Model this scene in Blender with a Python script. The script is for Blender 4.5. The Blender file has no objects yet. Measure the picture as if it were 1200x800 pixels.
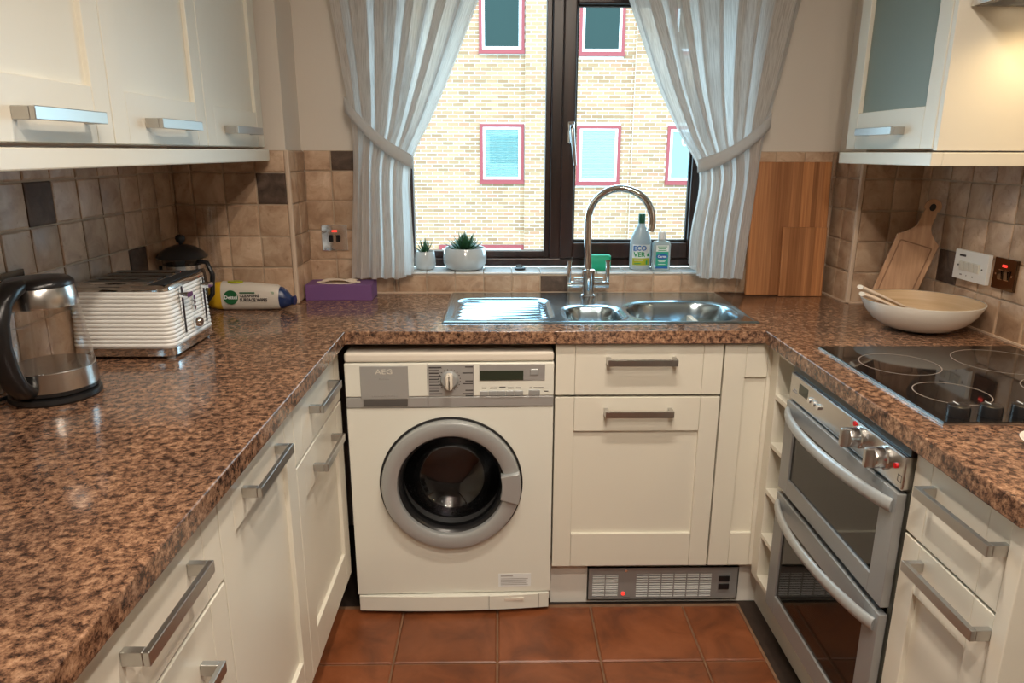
import bpy, bmesh, math, random
from mathutils import Vector, Matrix
import numpy as np
PI = math.pi
random.seed(7)
scn = bpy.context.scene
COL = scn.collection

# ------------------------------------------------------------------ camera
CAM_H, PITCH, YAW, ROLL, FPX = 1.3976, 0.2623, 0.0173, 0.0024, 828.7
def camera():
    cd = bpy.data.cameras.new('camera'); co = bpy.data.objects.new('camera', cd); COL.objects.link(co)
    cp, sp = math.cos(PITCH), math.sin(PITCH)
    Z = Matrix(((math.cos(YAW), math.sin(YAW), 0), (-math.sin(YAW), math.cos(YAW), 0), (0, 0, 1)))
    F = Z @ Vector((0, cp, -sp)); U = Z @ Vector((0, sp, cp)); X = Z @ Vector((1, 0, 0))
    c, s = math.cos(ROLL), math.sin(ROLL)
    X, U = c*X + s*U, -s*X + c*U
    m = Matrix((X, U, -F)).transposed().to_4x4(); m.translation = (0, 0, CAM_H)
    co.matrix_world = m
    cd.sensor_fit = 'HORIZONTAL'; cd.sensor_width = 36.0; cd.lens = FPX/1200*36
    cd.clip_start = 0.02; cd.clip_end = 200
    scn.camera = co
camera()

# ------------------------------------------------------------------ light
vs = scn.view_settings
vs.view_transform = 'Standard'; vs.look = 'None'; vs.gamma = 1.0; vs.use_curve_mapping = False
vs.exposure = 0.36
SKY_COL, SKY_STR = (0.52, 0.82, 1.0, 1), 5.6
SUN_STR = 1.6
SPOT_W, SPOT_COL = 5.3, (1.0, 0.87, 0.73)
HOOD_W = 0.42
world = bpy.data.worlds.new('sky'); scn.world = world; world.use_nodes = True
wb = world.node_tree.nodes['Background']
wb.inputs[0].default_value = SKY_COL; wb.inputs[1].default_value = SKY_STR
sd = bpy.data.lights.new('sun', 'SUN'); sd.energy = SUN_STR; sd.angle = 0.02; sd.color = (1, 0.95, 0.86)
so = bpy.data.objects.new('sun', sd); COL.objects.link(so)
so.location = (-3, -6, 12)
so.rotation_euler = Vector((0.35, 0.75, -0.62)).to_track_quat('-Z', 'Y').to_euler()
pd = bpy.data.lights.new('window_portal', 'AREA'); pd.shape = 'RECTANGLE'; pd.size = 1.1; pd.size_y = 0.98
pd.cycles.is_portal = True
po = bpy.data.objects.new('window_portal', pd); COL.objects.link(po)
po.location = (0.2, 2.70, 1.465); po.rotation_euler = Vector((0, -1, 0)).to_track_quat('-Z', 'Z').to_euler()

# ------------------------------------------------------------------ materials
def nodes(name):
    m = bpy.data.materials.new(name); m.use_nodes = True
    nt = m.node_tree; return m, nt, nt.nodes['Principled BSDF']
def c4(c): return (c[0], c[1], c[2], 1)
def mat(name, col, rough=0.5, metal=0.0, coat=0.0, var=0.0, bump=0.0, bscale=200, trans=0.0, spec=0.5, emit=None, estr=0):
    m, nt, b = nodes(name)
    b.inputs['Base Color'].default_value = c4(col); b.inputs['Roughness'].default_value = rough
    b.inputs['Metallic'].default_value = metal; b.inputs['Coat Weight'].default_value = coat
    b.inputs['Transmission Weight'].default_value = trans; b.inputs['Specular IOR Level'].default_value = spec
    if emit: b.inputs['Emission Color'].default_value = c4(emit); b.inputs['Emission Strength'].default_value = estr
    if var or bump:
        tc = nt.nodes.new('ShaderNodeTexCoord'); nz = nt.nodes.new('ShaderNodeTexNoise')
        nz.inputs['Scale'].default_value = bscale; nz.inputs['Detail'].default_value = 4
        nt.links.new(tc.outputs['Object'], nz.inputs['Vector'])
        if var:
            mx = nt.nodes.new('ShaderNodeMix'); mx.data_type = 'RGBA'; mx.blend_type = 'MULTIPLY'; mx.inputs[0].default_value = 1
            rp = nt.nodes.new('ShaderNodeValToRGB')
            rp.color_ramp.elements[0].position = .3; rp.color_ramp.elements[1].position = .7
            rp.color_ramp.elements[0].color = c4([1-var]*3); rp.color_ramp.elements[1].color = (1, 1, 1, 1)
            nt.links.new(nz.outputs[0], rp.inputs[0]); mx.inputs[6].default_value = c4(col)
            nt.links.new(rp.outputs[0], mx.inputs[7]); nt.links.new(mx.outputs[2], b.inputs['Base Color'])
        if bump:
            bp = nt.nodes.new('ShaderNodeBump'); bp.inputs['Strength'].default_value = bump; bp.inputs['Distance'].default_value = .002
            nt.links.new(nz.outputs[0], bp.inputs['Height']); nt.links.new(bp.outputs[0], b.inputs['Normal'])
    return m
def ramp(nt, fac, stops, mode='LINEAR'):
    r = nt.nodes.new('ShaderNodeValToRGB'); r.color_ramp.interpolation = mode
    e = r.color_ramp.elements
    while len(e) < len(stops): e.new(0.5)
    for i, (p, c) in enumerate(stops): e[i].position = p; e[i].color = c4(c)
    nt.links.new(fac, r.inputs[0]); return r.outputs[0]
def tnoise(nt, vec, scale, detail=4, rough=.55, dist=0):
    n = nt.nodes.new('ShaderNodeTexNoise'); n.inputs['Scale'].default_value = scale; n.inputs['Detail'].default_value = detail
    n.inputs['Roughness'].default_value = rough; n.inputs['Distortion'].default_value = dist
    nt.links.new(vec, n.inputs['Vector']); return n.outputs[0]
def tcoord(nt, kind='Object', scale=None):
    t = nt.nodes.new('ShaderNodeTexCoord'); o = t.outputs[kind]
    if scale:
        mp = nt.nodes.new('ShaderNodeMapping'); mp.inputs['Scale'].default_value = scale
        nt.links.new(o, mp.inputs['Vector']); o = mp.outputs[0]
    return o
def gpos(nt, scale=None):
    g = nt.nodes.new('ShaderNodeNewGeometry'); o = g.outputs['Position']
    if scale:
        mp = nt.nodes.new('ShaderNodeMapping'); mp.inputs['Scale'].default_value = scale
        nt.links.new(o, mp.inputs['Vector']); o = mp.outputs[0]
    return o
def mixc(nt, fac, a, b, blend='MIX'):
    m = nt.nodes.new('ShaderNodeMix'); m.data_type = 'RGBA'; m.blend_type = blend
    for s, v in ((0, fac), (6, a), (7, b)):
        if hasattr(v, 'is_output'): nt.links.new(v, m.inputs[s])
        else: m.inputs[s].default_value = v if s == 0 else c4(v)
    return m.outputs[2]
def bump(nt, b, h, strength=.3, dist=.002):
    n = nt.nodes.new('ShaderNodeBump'); n.inputs['Strength'].default_value = strength; n.inputs['Distance'].default_value = dist
    nt.links.new(h, n.inputs['Height']); nt.links.new(n.outputs[0], b.inputs['Normal'])

def m_granite():
    m, nt, b = nodes('worktop_laminate')
    v = gpos(nt)
    n1 = tnoise(nt, v, 66, 6, .74, .2); n2 = tnoise(nt, v, 9, 3, .5); n3 = tnoise(nt, gpos(nt, (1, 1.0, 1)), 210, 3, .6)
    c = ramp(nt, n1, [(.33, (.020, .013, .011)), (.42, (.080, .044, .031)), (.50, (.215, .120, .075)), (.60, (.375, .225, .140)), (.71, (.52, .345, .235))])
    d = ramp(nt, n3, [(.34, (.30, .26, .26)), (.46, (1, 1, 1))])
    c = mixc(nt, .8, c, d, 'MULTIPLY')
    e = ramp(nt, n2, [(.35, (.75, .72, .72)), (.65, (1.15, 1.08, 1.0))])
    c = mixc(nt, .8, c, e, 'MULTIPLY')
    nt.links.new(c, b.inputs['Base Color']); b.inputs['Roughness'].default_value = .13
    b.inputs['Specular IOR Level'].default_value = .55
    bump(nt, b, n1, .05, .001)
    return m
def m_tile(name, stops, rough=.45, scale=14):
    m, nt, b = nodes(name)
    oi = nt.nodes.new('ShaderNodeObjectInfo'); v = gpos(nt)
    n = tnoise(nt, v, scale, 6, .62, .8); n2 = tnoise(nt, v, 60, 4, .6, .3)
    c = ramp(nt, n, stops)
    pit = ramp(nt, n2, [(.28, (.6, .5, .42)), (.40, (1, 1, 1))])
    c = mixc(nt, .6, c, pit, 'MULTIPLY')
    r = ramp(nt, oi.outputs['Random'], [(0, (.80, .78, .76)), (1, (1.08, 1.06, 1.05))])
    c = mixc(nt, 1, c, r, 'MULTIPLY')
    nt.links.new(c, b.inputs['Base Color']); b.inputs['Roughness'].default_value = rough
    bump(nt, b, n2, .25, .003)
    return m
def m_wood(name, stops, grain=(60, 60, 2.2), rough=.45, strips=None, axis=0):
    m, nt, b = nodes(name)
    v = tcoord(nt, 'Object', grain)
    n = tnoise(nt, v, 1.0, 5, .6, .3); c = ramp(nt, n, stops)
    if strips:
        v2 = tcoord(nt, 'Object'); sx = nt.nodes.new('ShaderNodeSeparateXYZ'); nt.links.new(v2, sx.inputs[0])
        mt = nt.nodes.new('ShaderNodeMath'); mt.operation = 'MULTIPLY'; mt.inputs[1].default_value = strips
        nt.links.new(sx.outputs[axis], mt.inputs[0])
        fl = nt.nodes.new('ShaderNodeMath'); fl.operation = 'FLOOR'; nt.links.new(mt.outputs[0], fl.inputs[0])
        wn = nt.nodes.new('ShaderNodeTexWhiteNoise'); wn.noise_dimensions = '1D'; nt.links.new(fl.outputs[0], wn.inputs['W'])
        r = ramp(nt, wn.outputs[0], [(0, (.62, .56, .5)), (.5, (1, 1, 1)), (1, (1.2, 1.15, 1.05))])
        c = mixc(nt, .9, c, r, 'MULTIPLY')
    nt.links.new(c, b.inputs['Base Color']); b.inputs['Roughness'].default_value = rough
    return m
def m_thin(name, tint=(1, 1, 1), refl=.08, rough=0.0, dark=0.0, dcol=(.02, .02, .02)):
    """thin pane: clear transmission with a glossy reflection and optional smoky body"""
    m = bpy.data.materials.new(name); m.use_nodes = True; nt = m.node_tree; nt.nodes.clear()
    out = nt.nodes.new('ShaderNodeOutputMaterial')
    tr = nt.nodes.new('ShaderNodeBsdfTransparent'); tr.inputs[0].default_value = c4(tint)
    df = nt.nodes.new('ShaderNodeBsdfDiffuse'); df.inputs[0].default_value = c4(dcol)
    gl = nt.nodes.new('ShaderNodeBsdfGlossy'); gl.inputs['Roughness'].default_value = rough
    lw = nt.nodes.new('ShaderNodeLayerWeight'); lw.inputs[0].default_value = .5
    pw = nt.nodes.new('ShaderNodeMath'); pw.operation = 'POWER'; pw.inputs[1].default_value = 4.0; nt.links.new(lw.outputs['Facing'], pw.inputs[0])
    m1 = nt.nodes.new('ShaderNodeMixShader'); m1.inputs[0].default_value = dark
    nt.links.new(tr.outputs[0], m1.inputs[1]); nt.links.new(df.outputs[0], m1.inputs[2])
    mu = nt.nodes.new('ShaderNodeMath'); mu.operation = 'MULTIPLY_ADD'; mu.inputs[1].default_value = .55; mu.inputs[2].default_value = refl
    nt.links.new(pw.outputs[0], mu.inputs[0])
    m2 = nt.nodes.new('ShaderNodeMixShader'); nt.links.new(mu.outputs[0], m2.inputs[0])
    nt.links.new(m1.outputs[0], m2.inputs[1]); nt.links.new(gl.outputs[0], m2.inputs[2])
    nt.links.new(m2.outputs[0], out.inputs[0]); return m
def m_curtain():
    m = bpy.data.materials.new('curtain_cotton'); m.use_nodes = True; nt = m.node_tree; nt.nodes.clear()
    out = nt.nodes.new('ShaderNodeOutputMaterial')
    v = tcoord(nt, 'UV', (420, 14, 1)); n = tnoise(nt, v, 1.0, 3, .6)
    c = ramp(nt, n, [(.3, (.60, .57, .54)), (.6, (.86, .84, .81))])
    df = nt.nodes.new('ShaderNodeBsdfDiffuse'); nt.links.new(c, df.inputs[0])
    tl = nt.nodes.new('ShaderNodeBsdfTranslucent'); nt.links.new(c, tl.inputs[0])
    tr = nt.nodes.new('ShaderNodeBsdfTransparent'); tr.inputs[0].default_value = (.95, .97, 1, 1)
    a = nt.nodes.new('ShaderNodeMixShader'); a.inputs[0].default_value = .6
    nt.links.new(df.outputs[0], a.inputs[1]); nt.links.new(tl.outputs[0], a.inputs[2])
    k = nt.nodes.new('ShaderNodeMixShader'); k.inputs[0].default_value = .12
    nt.links.new(a.outputs[0], k.inputs[1]); nt.links.new(tr.outputs[0], k.inputs[2])
    nt.links.new(k.outputs[0], out.inputs[0]); return m
def m_brick():
    m, nt, b = nodes('facade_brick')
    g = nt.nodes.new('ShaderNodeNewGeometry'); oi = nt.nodes.new('ShaderNodeObjectInfo')
    ad = nt.nodes.new('ShaderNodeMath'); ad.operation = 'ADD'
    nt.links.new(g.outputs['Random Per Island'], ad.inputs[0]); nt.links.new(oi.outputs['Random'], ad.inputs[1])
    fr = nt.nodes.new('ShaderNodeMath'); fr.operation = 'FRACT'; nt.links.new(ad.outputs[0], fr.inputs[0])
    c = ramp(nt, fr.outputs[0], [(0, (.215, .115, .055)), (.35, (.28, .16, .08)), (.7, (.32, .19, .10)), (1, (.29, .135, .072))])
    nt.links.new(c, b.inputs['Base Color']); b.inputs['Roughness'].default_value = .9
    return m
def m_floor():
    m, nt, b = nodes('terracotta')
    oi = nt.nodes.new('ShaderNodeObjectInfo'); v = gpos(nt)
    n = tnoise(nt, v, 7, 5, .6, .6); n2 = tnoise(nt, v, 45, 3, .6)
    c = ramp(nt, n, [(.3, (.115, .036, .014)), (.5, (.205, .063, .022)), (.72, (.28, .092, .036))])
    r = ramp(nt, oi.outputs['Random'], [(0, (.85, .85, .85)), (1, (1.1, 1.08, 1.05))])
    c = mixc(nt, 1, c, r, 'MULTIPLY'); nt.links.new(c, b.inputs['Base Color'])
    b.inputs['Roughness'].default_value = .38; bump(nt, b, n2, .12, .002); return m
def m_brushed(name, col, rough=.28, scale=(4, 300, 300)):
    m, nt, b = nodes(name); v = tcoord(nt, 'Object', scale); n = tnoise(nt, v, 1, 3, .6)
    r = ramp(nt, n, [(.3, [rough*.8]*3), (.7, [rough*1.3]*3)])
    b.inputs['Base Color'].default_value = c4(col); b.inputs['Metallic'].default_value = 1
    nt.links.new(r, b.inputs['Roughness']); return m
M = dict(
    granite=m_granite(),
    tile=m_tile('travertine', [(.25, (.31, .19, .12)), (.45, (.48, .325, .215)), (.62, (.59, .43, .30)), (.8, (.66, .51, .38))]),
    accent=m_tile('dark_stone', [(.3, (.055, .034, .024)), (.5, (.105, .068, .048)), (.7, (.17, .115, .085))], .75, 22),
    grout=mat('grout', (.52, .40, .29), .9, var=.2, bscale=30),
    paint=mat('magnolia_paint', (.70, .64, .56), .75, bump=.15, bscale=90),
    ceil=mat('ceiling_paint', (.82, .80, .76), .8),
    cream=mat('cream_paint', (.76, .73, .63), .33, spec=.45),
    creamdark=mat('cream_carcass', (.72, .66, .55), .5),
    floor=m_floor(), fgrout=mat('floor_grout', (.24, .13, .07), .9, var=.3, bscale=25), floor_base=mat('floor_base', (.035, .02, .013), .7, var=.4, bscale=30),
    steel=mat('brushed_steel', (.62, .61, .59), .24, 1), steel_d=mat('brushed_steel_dark', (.33, .34, .34), .36, .35),
    nickel=mat('brushed_nickel', (.56, .55, .53), .32, 1),
    chrome=mat('chrome', (.82, .83, .84), .06, 1), sinkm=mat('sink_steel', (.44, .56, .63), .2, 1),  # the cyan of reflected window light is put into the sink steel's colour
    black=mat('black_plastic', (.012, .012, .013), .28), blackm=mat('black_matt', (.01, .01, .01), .7),
    hobglass=mat('hob_glass', (.008, .007, .007), .05, spec=.7), ringp=mat('ring_print', (.24, .20, .17), .5),
    glass=m_thin('clear_glass', refl=.06), paneglass=m_thin('window_glass', refl=.0),
    smoke=m_thin('smoked_glass', (.62, .64, .66), .07, .02, .10), ovenglass=m_thin('oven_glass', (.16, .16, .14), .10, .03, .30, (.03, .03, .025)),
    wm=mat('appliance_enamel', (.77, .77, .69), .26), wmgrey=mat('appliance_silver', (.43, .43, .42), .32, .35), wmring=mat('door_ring_silver', (.44, .46, .46), .34, .4),
    wmstrip=mat('appliance_top', (.78, .72, .62), .2), rubber=mat('grey_rubber', (.09, .085, .08), .5),
    drum=mat('drum_steel', (.30, .30, .31), .22, 1), lcd=mat('lcd', (.035, .045, .03), .15), ink=mat('print_ink', (.05, .045, .045), .6), inkgrey=mat('print_grey', (.30, .29, .28), .5),
    white=mat('white_plastic', (.83, .83, .80), .3), cer=mat('white_ceramic', (.80, .77, .70), .15, coat=.5), potglaze=mat('pot_glaze', (.50, .55, .57), .12, coat=.6),
    curtain=m_curtain(), frame=m_wood('dark_rosewood_frame', [(.3, (.012, .006, .005)), (.6, (.035, .015, .011)), (.8, (.06, .026, .018))], (40, 40, 3), .32),
    sill=mat('sill_tile_glaze', (.74, .76, .76), .2), bamboo=m_wood('bamboo', [(.3, (.33, .135, .05)), (.6, (.47, .21, .085)), (.8, (.56, .27, .115))], (160, 160, 4), .45, 55),
    beech=m_wood('beech', [(.3, (.42, .23, .125)), (.6, (.56, .33, .19)), (.8, (.64, .40, .24))], (70, 70, 5), .5),
    bowlwood=m_wood('bowl_inside', [(.3, (.50, .34, .19)), (.7, (.66, .49, .31))], (3, 3, 90), .4),
    purple=mat('purple_card', (.17, .075, .22), .55), tissue=mat('tissue_paper', (.80, .68, .55), .9),
    yellow=mat('yellow_film', (.68, .40, .02), .35), wrap=mat('white_film', (.62, .56, .48), .35), navy=mat('navy_film', (.012, .028, .10), .3), dgreen=mat('logo_green', (.012, .11, .035), .5),
    green=mat('sponge_green', (.01, .36, .20), .6, bump=.4, bscale=300), capgreen=mat('cap_green', (.005, .10, .05), .35),
    ecobody=mat('milky_bottle', (.62, .74, .80), .22, trans=.35), carebody=mat('clear_bottle', (.70, .85, .88), .12, trans=.55), label=mat('label_white', (.80, .84, .84), .4),
    lime=mat('label_lime', (.40, .42, .02), .4), teal=mat('label_teal', (.03, .38, .27), .4), blue=mat('label_blue', (.01, .13, .42), .4), txtgreen=mat('label_green', (.01, .30, .10), .4), txtwhite=mat('label_text_white', (.85, .88, .88), .5),
    leaf=mat('succulent_leaf', (.035, .12, .045), .4, var=.5, bscale=60), soil=mat('soil', (.03, .02, .014), .95),
    red=mat('neon_red', (.9, .03, .02), .3, emit=(1, .06, .04), estr=.8), redlens=mat('red_lens', (.55, .01, .015), .2),
    bronze=mat('black_nickel', (.16, .11, .075), .1, 1), frost=mat('frosted_glass', (.40, .47, .40), .42, trans=.55),
    brick=m_brick(), mortar=mat('mortar', (.70, .64, .54), .95), redframe=mat('red_window_frame', (.20, .018, .020), .5), wframe=mat('white_upvc', (.80, .82, .82), .4),
    dpane=mat('far_pane', (.014, .028, .024), .35, spec=.15), blind=mat('far_blind', (.075, .19, .185), .6), ground=mat('pavement', (.25, .24, .22), .9), lampglow=mat('lamp_glow', (1, .9, .75), .4, emit=(1, .78, .52), estr=14),
    tea=mat('tea_glass', (.02, .02, .022), .08), plinth=mat('plinth_cream', (.78, .76, .70), .4), wire=mat('oven_rack', (.55, .50, .42), .3, 1), ovenin=mat('oven_enamel', (.16, .16, .13), .35), orange=mat('trim_stone', (.62, .48, .36), .5), key=mat('key_beige', (.70, .68, .60), .4))

# ------------------------------------------------------------------ mesh helpers
OFF = {}
def link(o, parent=None):
    COL.objects.link(o)
    if parent: o.parent = parent
    OFF[o] = OFF.get(parent, Vector((0, 0, 0)))
    return o
def tag(o, label=None, cat=None, group=None, kind=None):
    if label: o['label'] = label
    if cat: o['category'] = cat
    if group: o['group'] = group
    if kind: o['kind'] = kind
    return o
def thing(name, loc, label=None, cat=None, group=None, kind=None):
    o = bpy.data.objects.new(name, None); o.empty_display_size = .05
    COL.objects.link(o); o.location = loc; OFF[o] = Vector(loc)
    return tag(o, label, cat, group, kind)
class MB:
    def __init__(s, M=None): s.v = []; s.f = []; s.M = M
    def add(s, vs, fs):
        b = len(s.v)
        s.v += [tuple(s.M @ Vector(v)) if s.M else tuple(v) for v in vs]
        s.f += [tuple(i+b for i in f) for f in fs]; return s
    def box(s, x0, x1, y0, y1, z0, z1):
        return s.add([(x0, y0, z0), (x1, y0, z0), (x1, y1, z0), (x0, y1, z0), (x0, y0, z1), (x1, y0, z1), (x1, y1, z1), (x0, y1, z1)],
                     [(0, 3, 2, 1), (4, 5, 6, 7), (0, 1, 5, 4), (1, 2, 6, 5), (2, 3, 7, 6), (3, 0, 4, 7)])
    def loft(s, rings, cap0=True, cap1=True, closed=False):
        n = len(rings[0]); vs = [p for r in rings for p in r]; fs = []
        R = len(rings)
        for i in range(R if closed else R-1):
            a, b = i*n, ((i+1) % R)*n
            for j in range(n): fs.append((a+j, a+(j+1) % n, b+(j+1) % n, b+j))
        if cap0 and not closed: fs.append(tuple(range(n))[::-1])
        if cap1 and not closed: fs.append(tuple((R-1)*n+j for j in range(n)))
        return s.add(vs, fs)
    def lathe(s, prof, n=32, c=(0, 0, 0), cap0=True, cap1=True, sx=1, sy=1):
        return s.loft([[(c[0]+sx*r*math.cos(2*PI*k/n), c[1]+sy*r*math.sin(2*PI*k/n), c[2]+z) for k in range(n)] for r, z in prof], cap0, cap1)
    def cyl(s, c, r, h, n=20, axis='z', r2=None):
        r2 = r if r2 is None else r2
        def P(k, rr, t):
            a, b = rr*math.cos(2*PI*k/n), rr*math.sin(2*PI*k/n)
            return {'z': (c[0]+a, c[1]+b, c[2]+t), 'y': (c[0]+a, c[1]+t, c[2]+b), 'x': (c[0]+t, c[1]+a, c[2]+b)}[axis]
        return s.loft([[P(k, r, 0) for k in range(n)], [P(k, r2, h) for k in range(n)]])
    def tube(s, pts, rad, n=10, flat=None, up=None):
        pts = [Vector(p) for p in pts]; N = len(pts); rings = []
        prev = None
        for i, p in enumerate(pts):
            t = (pts[min(i+1, N-1)]-pts[max(i-1, 0)]).normalized()
            if prev is None:
                u = Vector(up) if up else (Vector((0, 0, 1)) if abs(t.z) < .9 else Vector((1, 0, 0)))
                u = (u-t*u.dot(t)).normalized()
            else: u = (prev-t*prev.dot(t)).normalized()
            prev = u; w = t.cross(u)
            r = rad[i] if isinstance(rad, (list, tuple)) else rad
            ru, rw = (r, r) if not flat else (r*flat[0], r*flat[1])
            rings.append([tuple(p+u*ru*math.cos(2*PI*k/n)+w*rw*math.sin(2*PI*k/n)) for k in range(n)])
        return s.loft(rings)
    def prism(s, poly, z0, z1):
        return s.loft([[(x, y, z0) for x, y in poly], [(x, y, z1) for x, y in poly]])
    def mesh(s, name, m, off=Vector((0, 0, 0)), smooth=None, recalc=True):
        me = bpy.data.meshes.new(name)
        me.from_pydata([(v[0]-off[0], v[1]-off[1], v[2]-off[2]) for v in s.v], [], s.f)
        if recalc:
            bm = bmesh.new(); bm.from_mesh(me); bmesh.ops.recalc_face_normals(bm, faces=bm.faces); bm.to_mesh(me); bm.free()
        me.materials.append(m)
        if smooth is not None:
            me.polygons.foreach_set('use_smooth', [True]*len(me.polygons)); me.set_sharp_from_angle(angle=math.radians(smooth))
        me.update(); return me
    def build(s, name, m, parent=None, smooth=None, bevel=None, seg=2, local=False, recalc=True):
        off = OFF.get(parent, Vector((0, 0, 0))) if not local else Vector((0, 0, 0))
        o = bpy.data.objects.new(name, s.mesh(name, m, off, smooth, recalc)); link(o, parent)
        if bevel:
            b = o.modifiers.new('bevel', 'BEVEL'); b.width = bevel; b.segments = seg; b.limit_method = 'ANGLE'; b.angle_limit = math.radians(40)
        return o
def bx(name, m, d, parent=None, bevel=None, seg=2): return MB().box(*d).build(name, m, parent, bevel=bevel, seg=seg)
def frame(o, U, V, N):
    m = Matrix((Vector(U), Vector(V), Vector(N))).transposed().to_4x4(); m.translation = o; return m
def text(s, size, m, parent, o, U, V, name='lettering', align='CENTER', depth=.0003, sx=1.0, bold=0.0):
    cu = bpy.data.curves.new('t', 'FONT'); cu.body = s; cu.size = size; cu.align_x = align; cu.align_y = 'CENTER'; cu.extrude = depth
    cu.resolution_u = 2; cu.offset = bold
    to = bpy.data.objects.new('t', cu); COL.objects.link(to)
    bpy.context.view_layer.update()
    me = bpy.data.meshes.new_from_object(to.evaluated_get(bpy.context.evaluated_depsgraph_get()))
    bpy.data.objects.remove(to); bpy.data.curves.remove(cu)
    U, V = Vector(U).normalized(), Vector(V).normalized()
    mt = frame(Vector(o)-OFF.get(parent, Vector((0, 0, 0))), U*sx, V, U.cross(V)); me.transform(mt)
    me.materials.clear(); me.materials.append(m); me.name = name
    ob = bpy.data.objects.new(name, me); return link(ob, parent)
def rrect(x0, x1, y0, y1, r, n=5):
    pts = []
    for cx, cy, a in ((x1-r, y1-r, 0), (x0+r, y1-r, PI/2), (x0+r, y0+r, PI), (x1-r, y0+r, 1.5*PI)):
        for k in range(n+1): t = a+k/n*PI/2; pts.append((cx+r*math.cos(t), cy+r*math.sin(t)))
    return pts

# ------------------------------------------------------------------ dimensions
WT = 0.91                        # worktop top
XL, XR, YB = -1.04, 1.365, 2.49  # left wall, right wall, window wall
YX = 2.31                        # boxed-in corner faces
XBL, XBR = -.672, 1.166          # boxing corners
YF = -1.4                        # wall behind the camera
CEIL = 2.42
TT = 1.40                        # top of tiling

# ------------------------------------------------------------------ room shell
floor = tag(bx('floor', M['floor_base'], (XL-.1, XR+.1, YF-.1, YB+.25, -.12, -.012)), kind='structure')  # dark base, left bare in strips along the back and right plinths
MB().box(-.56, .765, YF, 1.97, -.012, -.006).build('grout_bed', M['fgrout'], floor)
def floor_tiles():
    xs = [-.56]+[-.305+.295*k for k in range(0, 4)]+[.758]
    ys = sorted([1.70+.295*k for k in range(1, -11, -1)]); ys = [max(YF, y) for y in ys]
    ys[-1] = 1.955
    cache = {}
    for i in range(len(xs)-1):
        for j in range(len(ys)-1):
            w, h = round(xs[i+1]-xs[i]-.006, 4), round(ys[j+1]-ys[j]-.006, 4)
            if w < .02 or h < .02: continue
            if (w, h) not in cache:
                a, b = w/2, h/2
                cache[w, h] = MB().loft([[(-a, -b, 0), (a, -b, 0), (a, b, 0), (-a, b, 0)], [(-a, -b, .007), (a, -b, .007), (a, b, .007), (-a, b, .007)],
                                         [(-a+.004, -b+.004, .010), (a-.004, -b+.004, .010), (a-.004, b-.004, .010), (-a+.004, b-.004, .010)]]).mesh('floor_tile', M['floor'])
            o = bpy.data.objects.new('floor_tile', cache[w, h]); link(o, floor)
            o.location = ((xs[i]+xs[i+1])/2, (ys[j]+ys[j+1])/2, -.010+random.uniform(-.0006, .0003))
floor_tiles()
ceiling = tag(bx('ceiling', M['ceil'], (XL-.1, XR+.1, YF-.1, YB+.25, CEIL, CEIL+.1)), kind='structure')
wall_left = tag(bx('wall_left', M['paint'], (XL-.12, XL, YF, YB+.25, -.1, CEIL)), kind='structure')
wall_right = tag(bx('wall_right', M['paint'], (XR, XR+.12, YF, YB+.25, -.1, CEIL)), kind='structure')
wall_front = tag(bx('wall_front', M['paint'], (XL-.12, XR+.12, YF-.12, YF, -.1, CEIL)), kind='structure')
WX0, WX1, WZ0, WZ1 = -.375, .765, .972, 1.955
b = MB()
b.box(XL, WX0, YB, YB+.25, -.1, CEIL); b.box(WX1, XR, YB, YB+.25, -.1, CEIL)
b.box(WX0, WX1, YB, YB+.25, -.1, WZ0); b.box(WX0, WX1, YB, YB+.25, WZ1, CEIL)
wall_back = tag(b.build('wall_back', M['paint']), kind='structure')
wall_cl = tag(bx('wall_corner_left', M['paint'], (XL, XBL, YX, YB, 0, CEIL)), kind='structure')
wall_cr = tag(bx('wall_corner_right', M['paint'], (XBR, XR, YX, YB, 0, CEIL)), kind='structure')

TC = {}
def tile_mesh(w, h, m, k):
    key = (round(w, 3), round(h, 3), m.name, k)
    if key not in TC:
        rr = random.Random(hash((key[0], key[1], k)) & 0xffff); a, b = w/2, h/2
        def ring(ins, z, j):
            q = []
            for sx, sy in ((-1, -1), (0, -1), (1, -1), (1, 0), (1, 1), (0, 1), (-1, 1), (-1, 0)):
                q.append((sx*(a-ins)+rr.uniform(-j, j), sy*(b-ins)+rr.uniform(-j, j), z))
            return q
        TC[key] = MB().loft([ring(0, 0, 0), ring(.0005, .0030, .0012), ring(.004, .0048, .001)]).mesh('tile', m, smooth=25)
    return TC[key]
def tiling(wall, o, U, V, N, us, vs_, accents=(), gap=.004, holes=()):
    """individual stone tiles on a bed of grout; us / vs_ are the joint positions along U and V from the frame origin"""
    fm = frame(o, U, V, N)
    MB(fm).box(us[0], us[-1], vs_[0], vs_[-1], 0, .0035).build('grout', M['grout'], wall)
    for i in range(len(us)-1):
        for j in range(len(vs_)-1):
            w, h = us[i+1]-us[i]-gap, vs_[j+1]-vs_[j]-gap
            if w < .006 or h < .006: continue
            cu, cv = (us[i]+us[i+1])/2, (vs_[j]+vs_[j+1])/2
            acc = any(abs(cu-a) < .05 and abs(cv-c) < .05 for a, c in accents)
            ob = bpy.data.objects.new('tile', tile_mesh(w, h, M['accent'] if acc else M['tile'], random.randint(0, 2))); link(ob, wall)
            ob.matrix_local = fm @ Matrix.Translation((cu, cv, .0025+random.uniform(0, .0012)))
def rng(a, b, st, start):
    r = [a]; x = start
    while x < b-.012:
        if x > a+.012: r.append(x)
        x += st
    return r+[b]
vl = [WT+.001, 1.03, 1.131, 1.232, 1.332, TT]; vr = [WT+.001, 1.012, 1.113, 1.214, 1.315, TT]
tiling(wall_left, (XL, 0, 0), (0, 1, 0), (0, 0, 1), (1, 0, 0), rng(.25, YX, .1, .284), vl, [(1.634, 1.282), (2.034, 1.08)])
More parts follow.
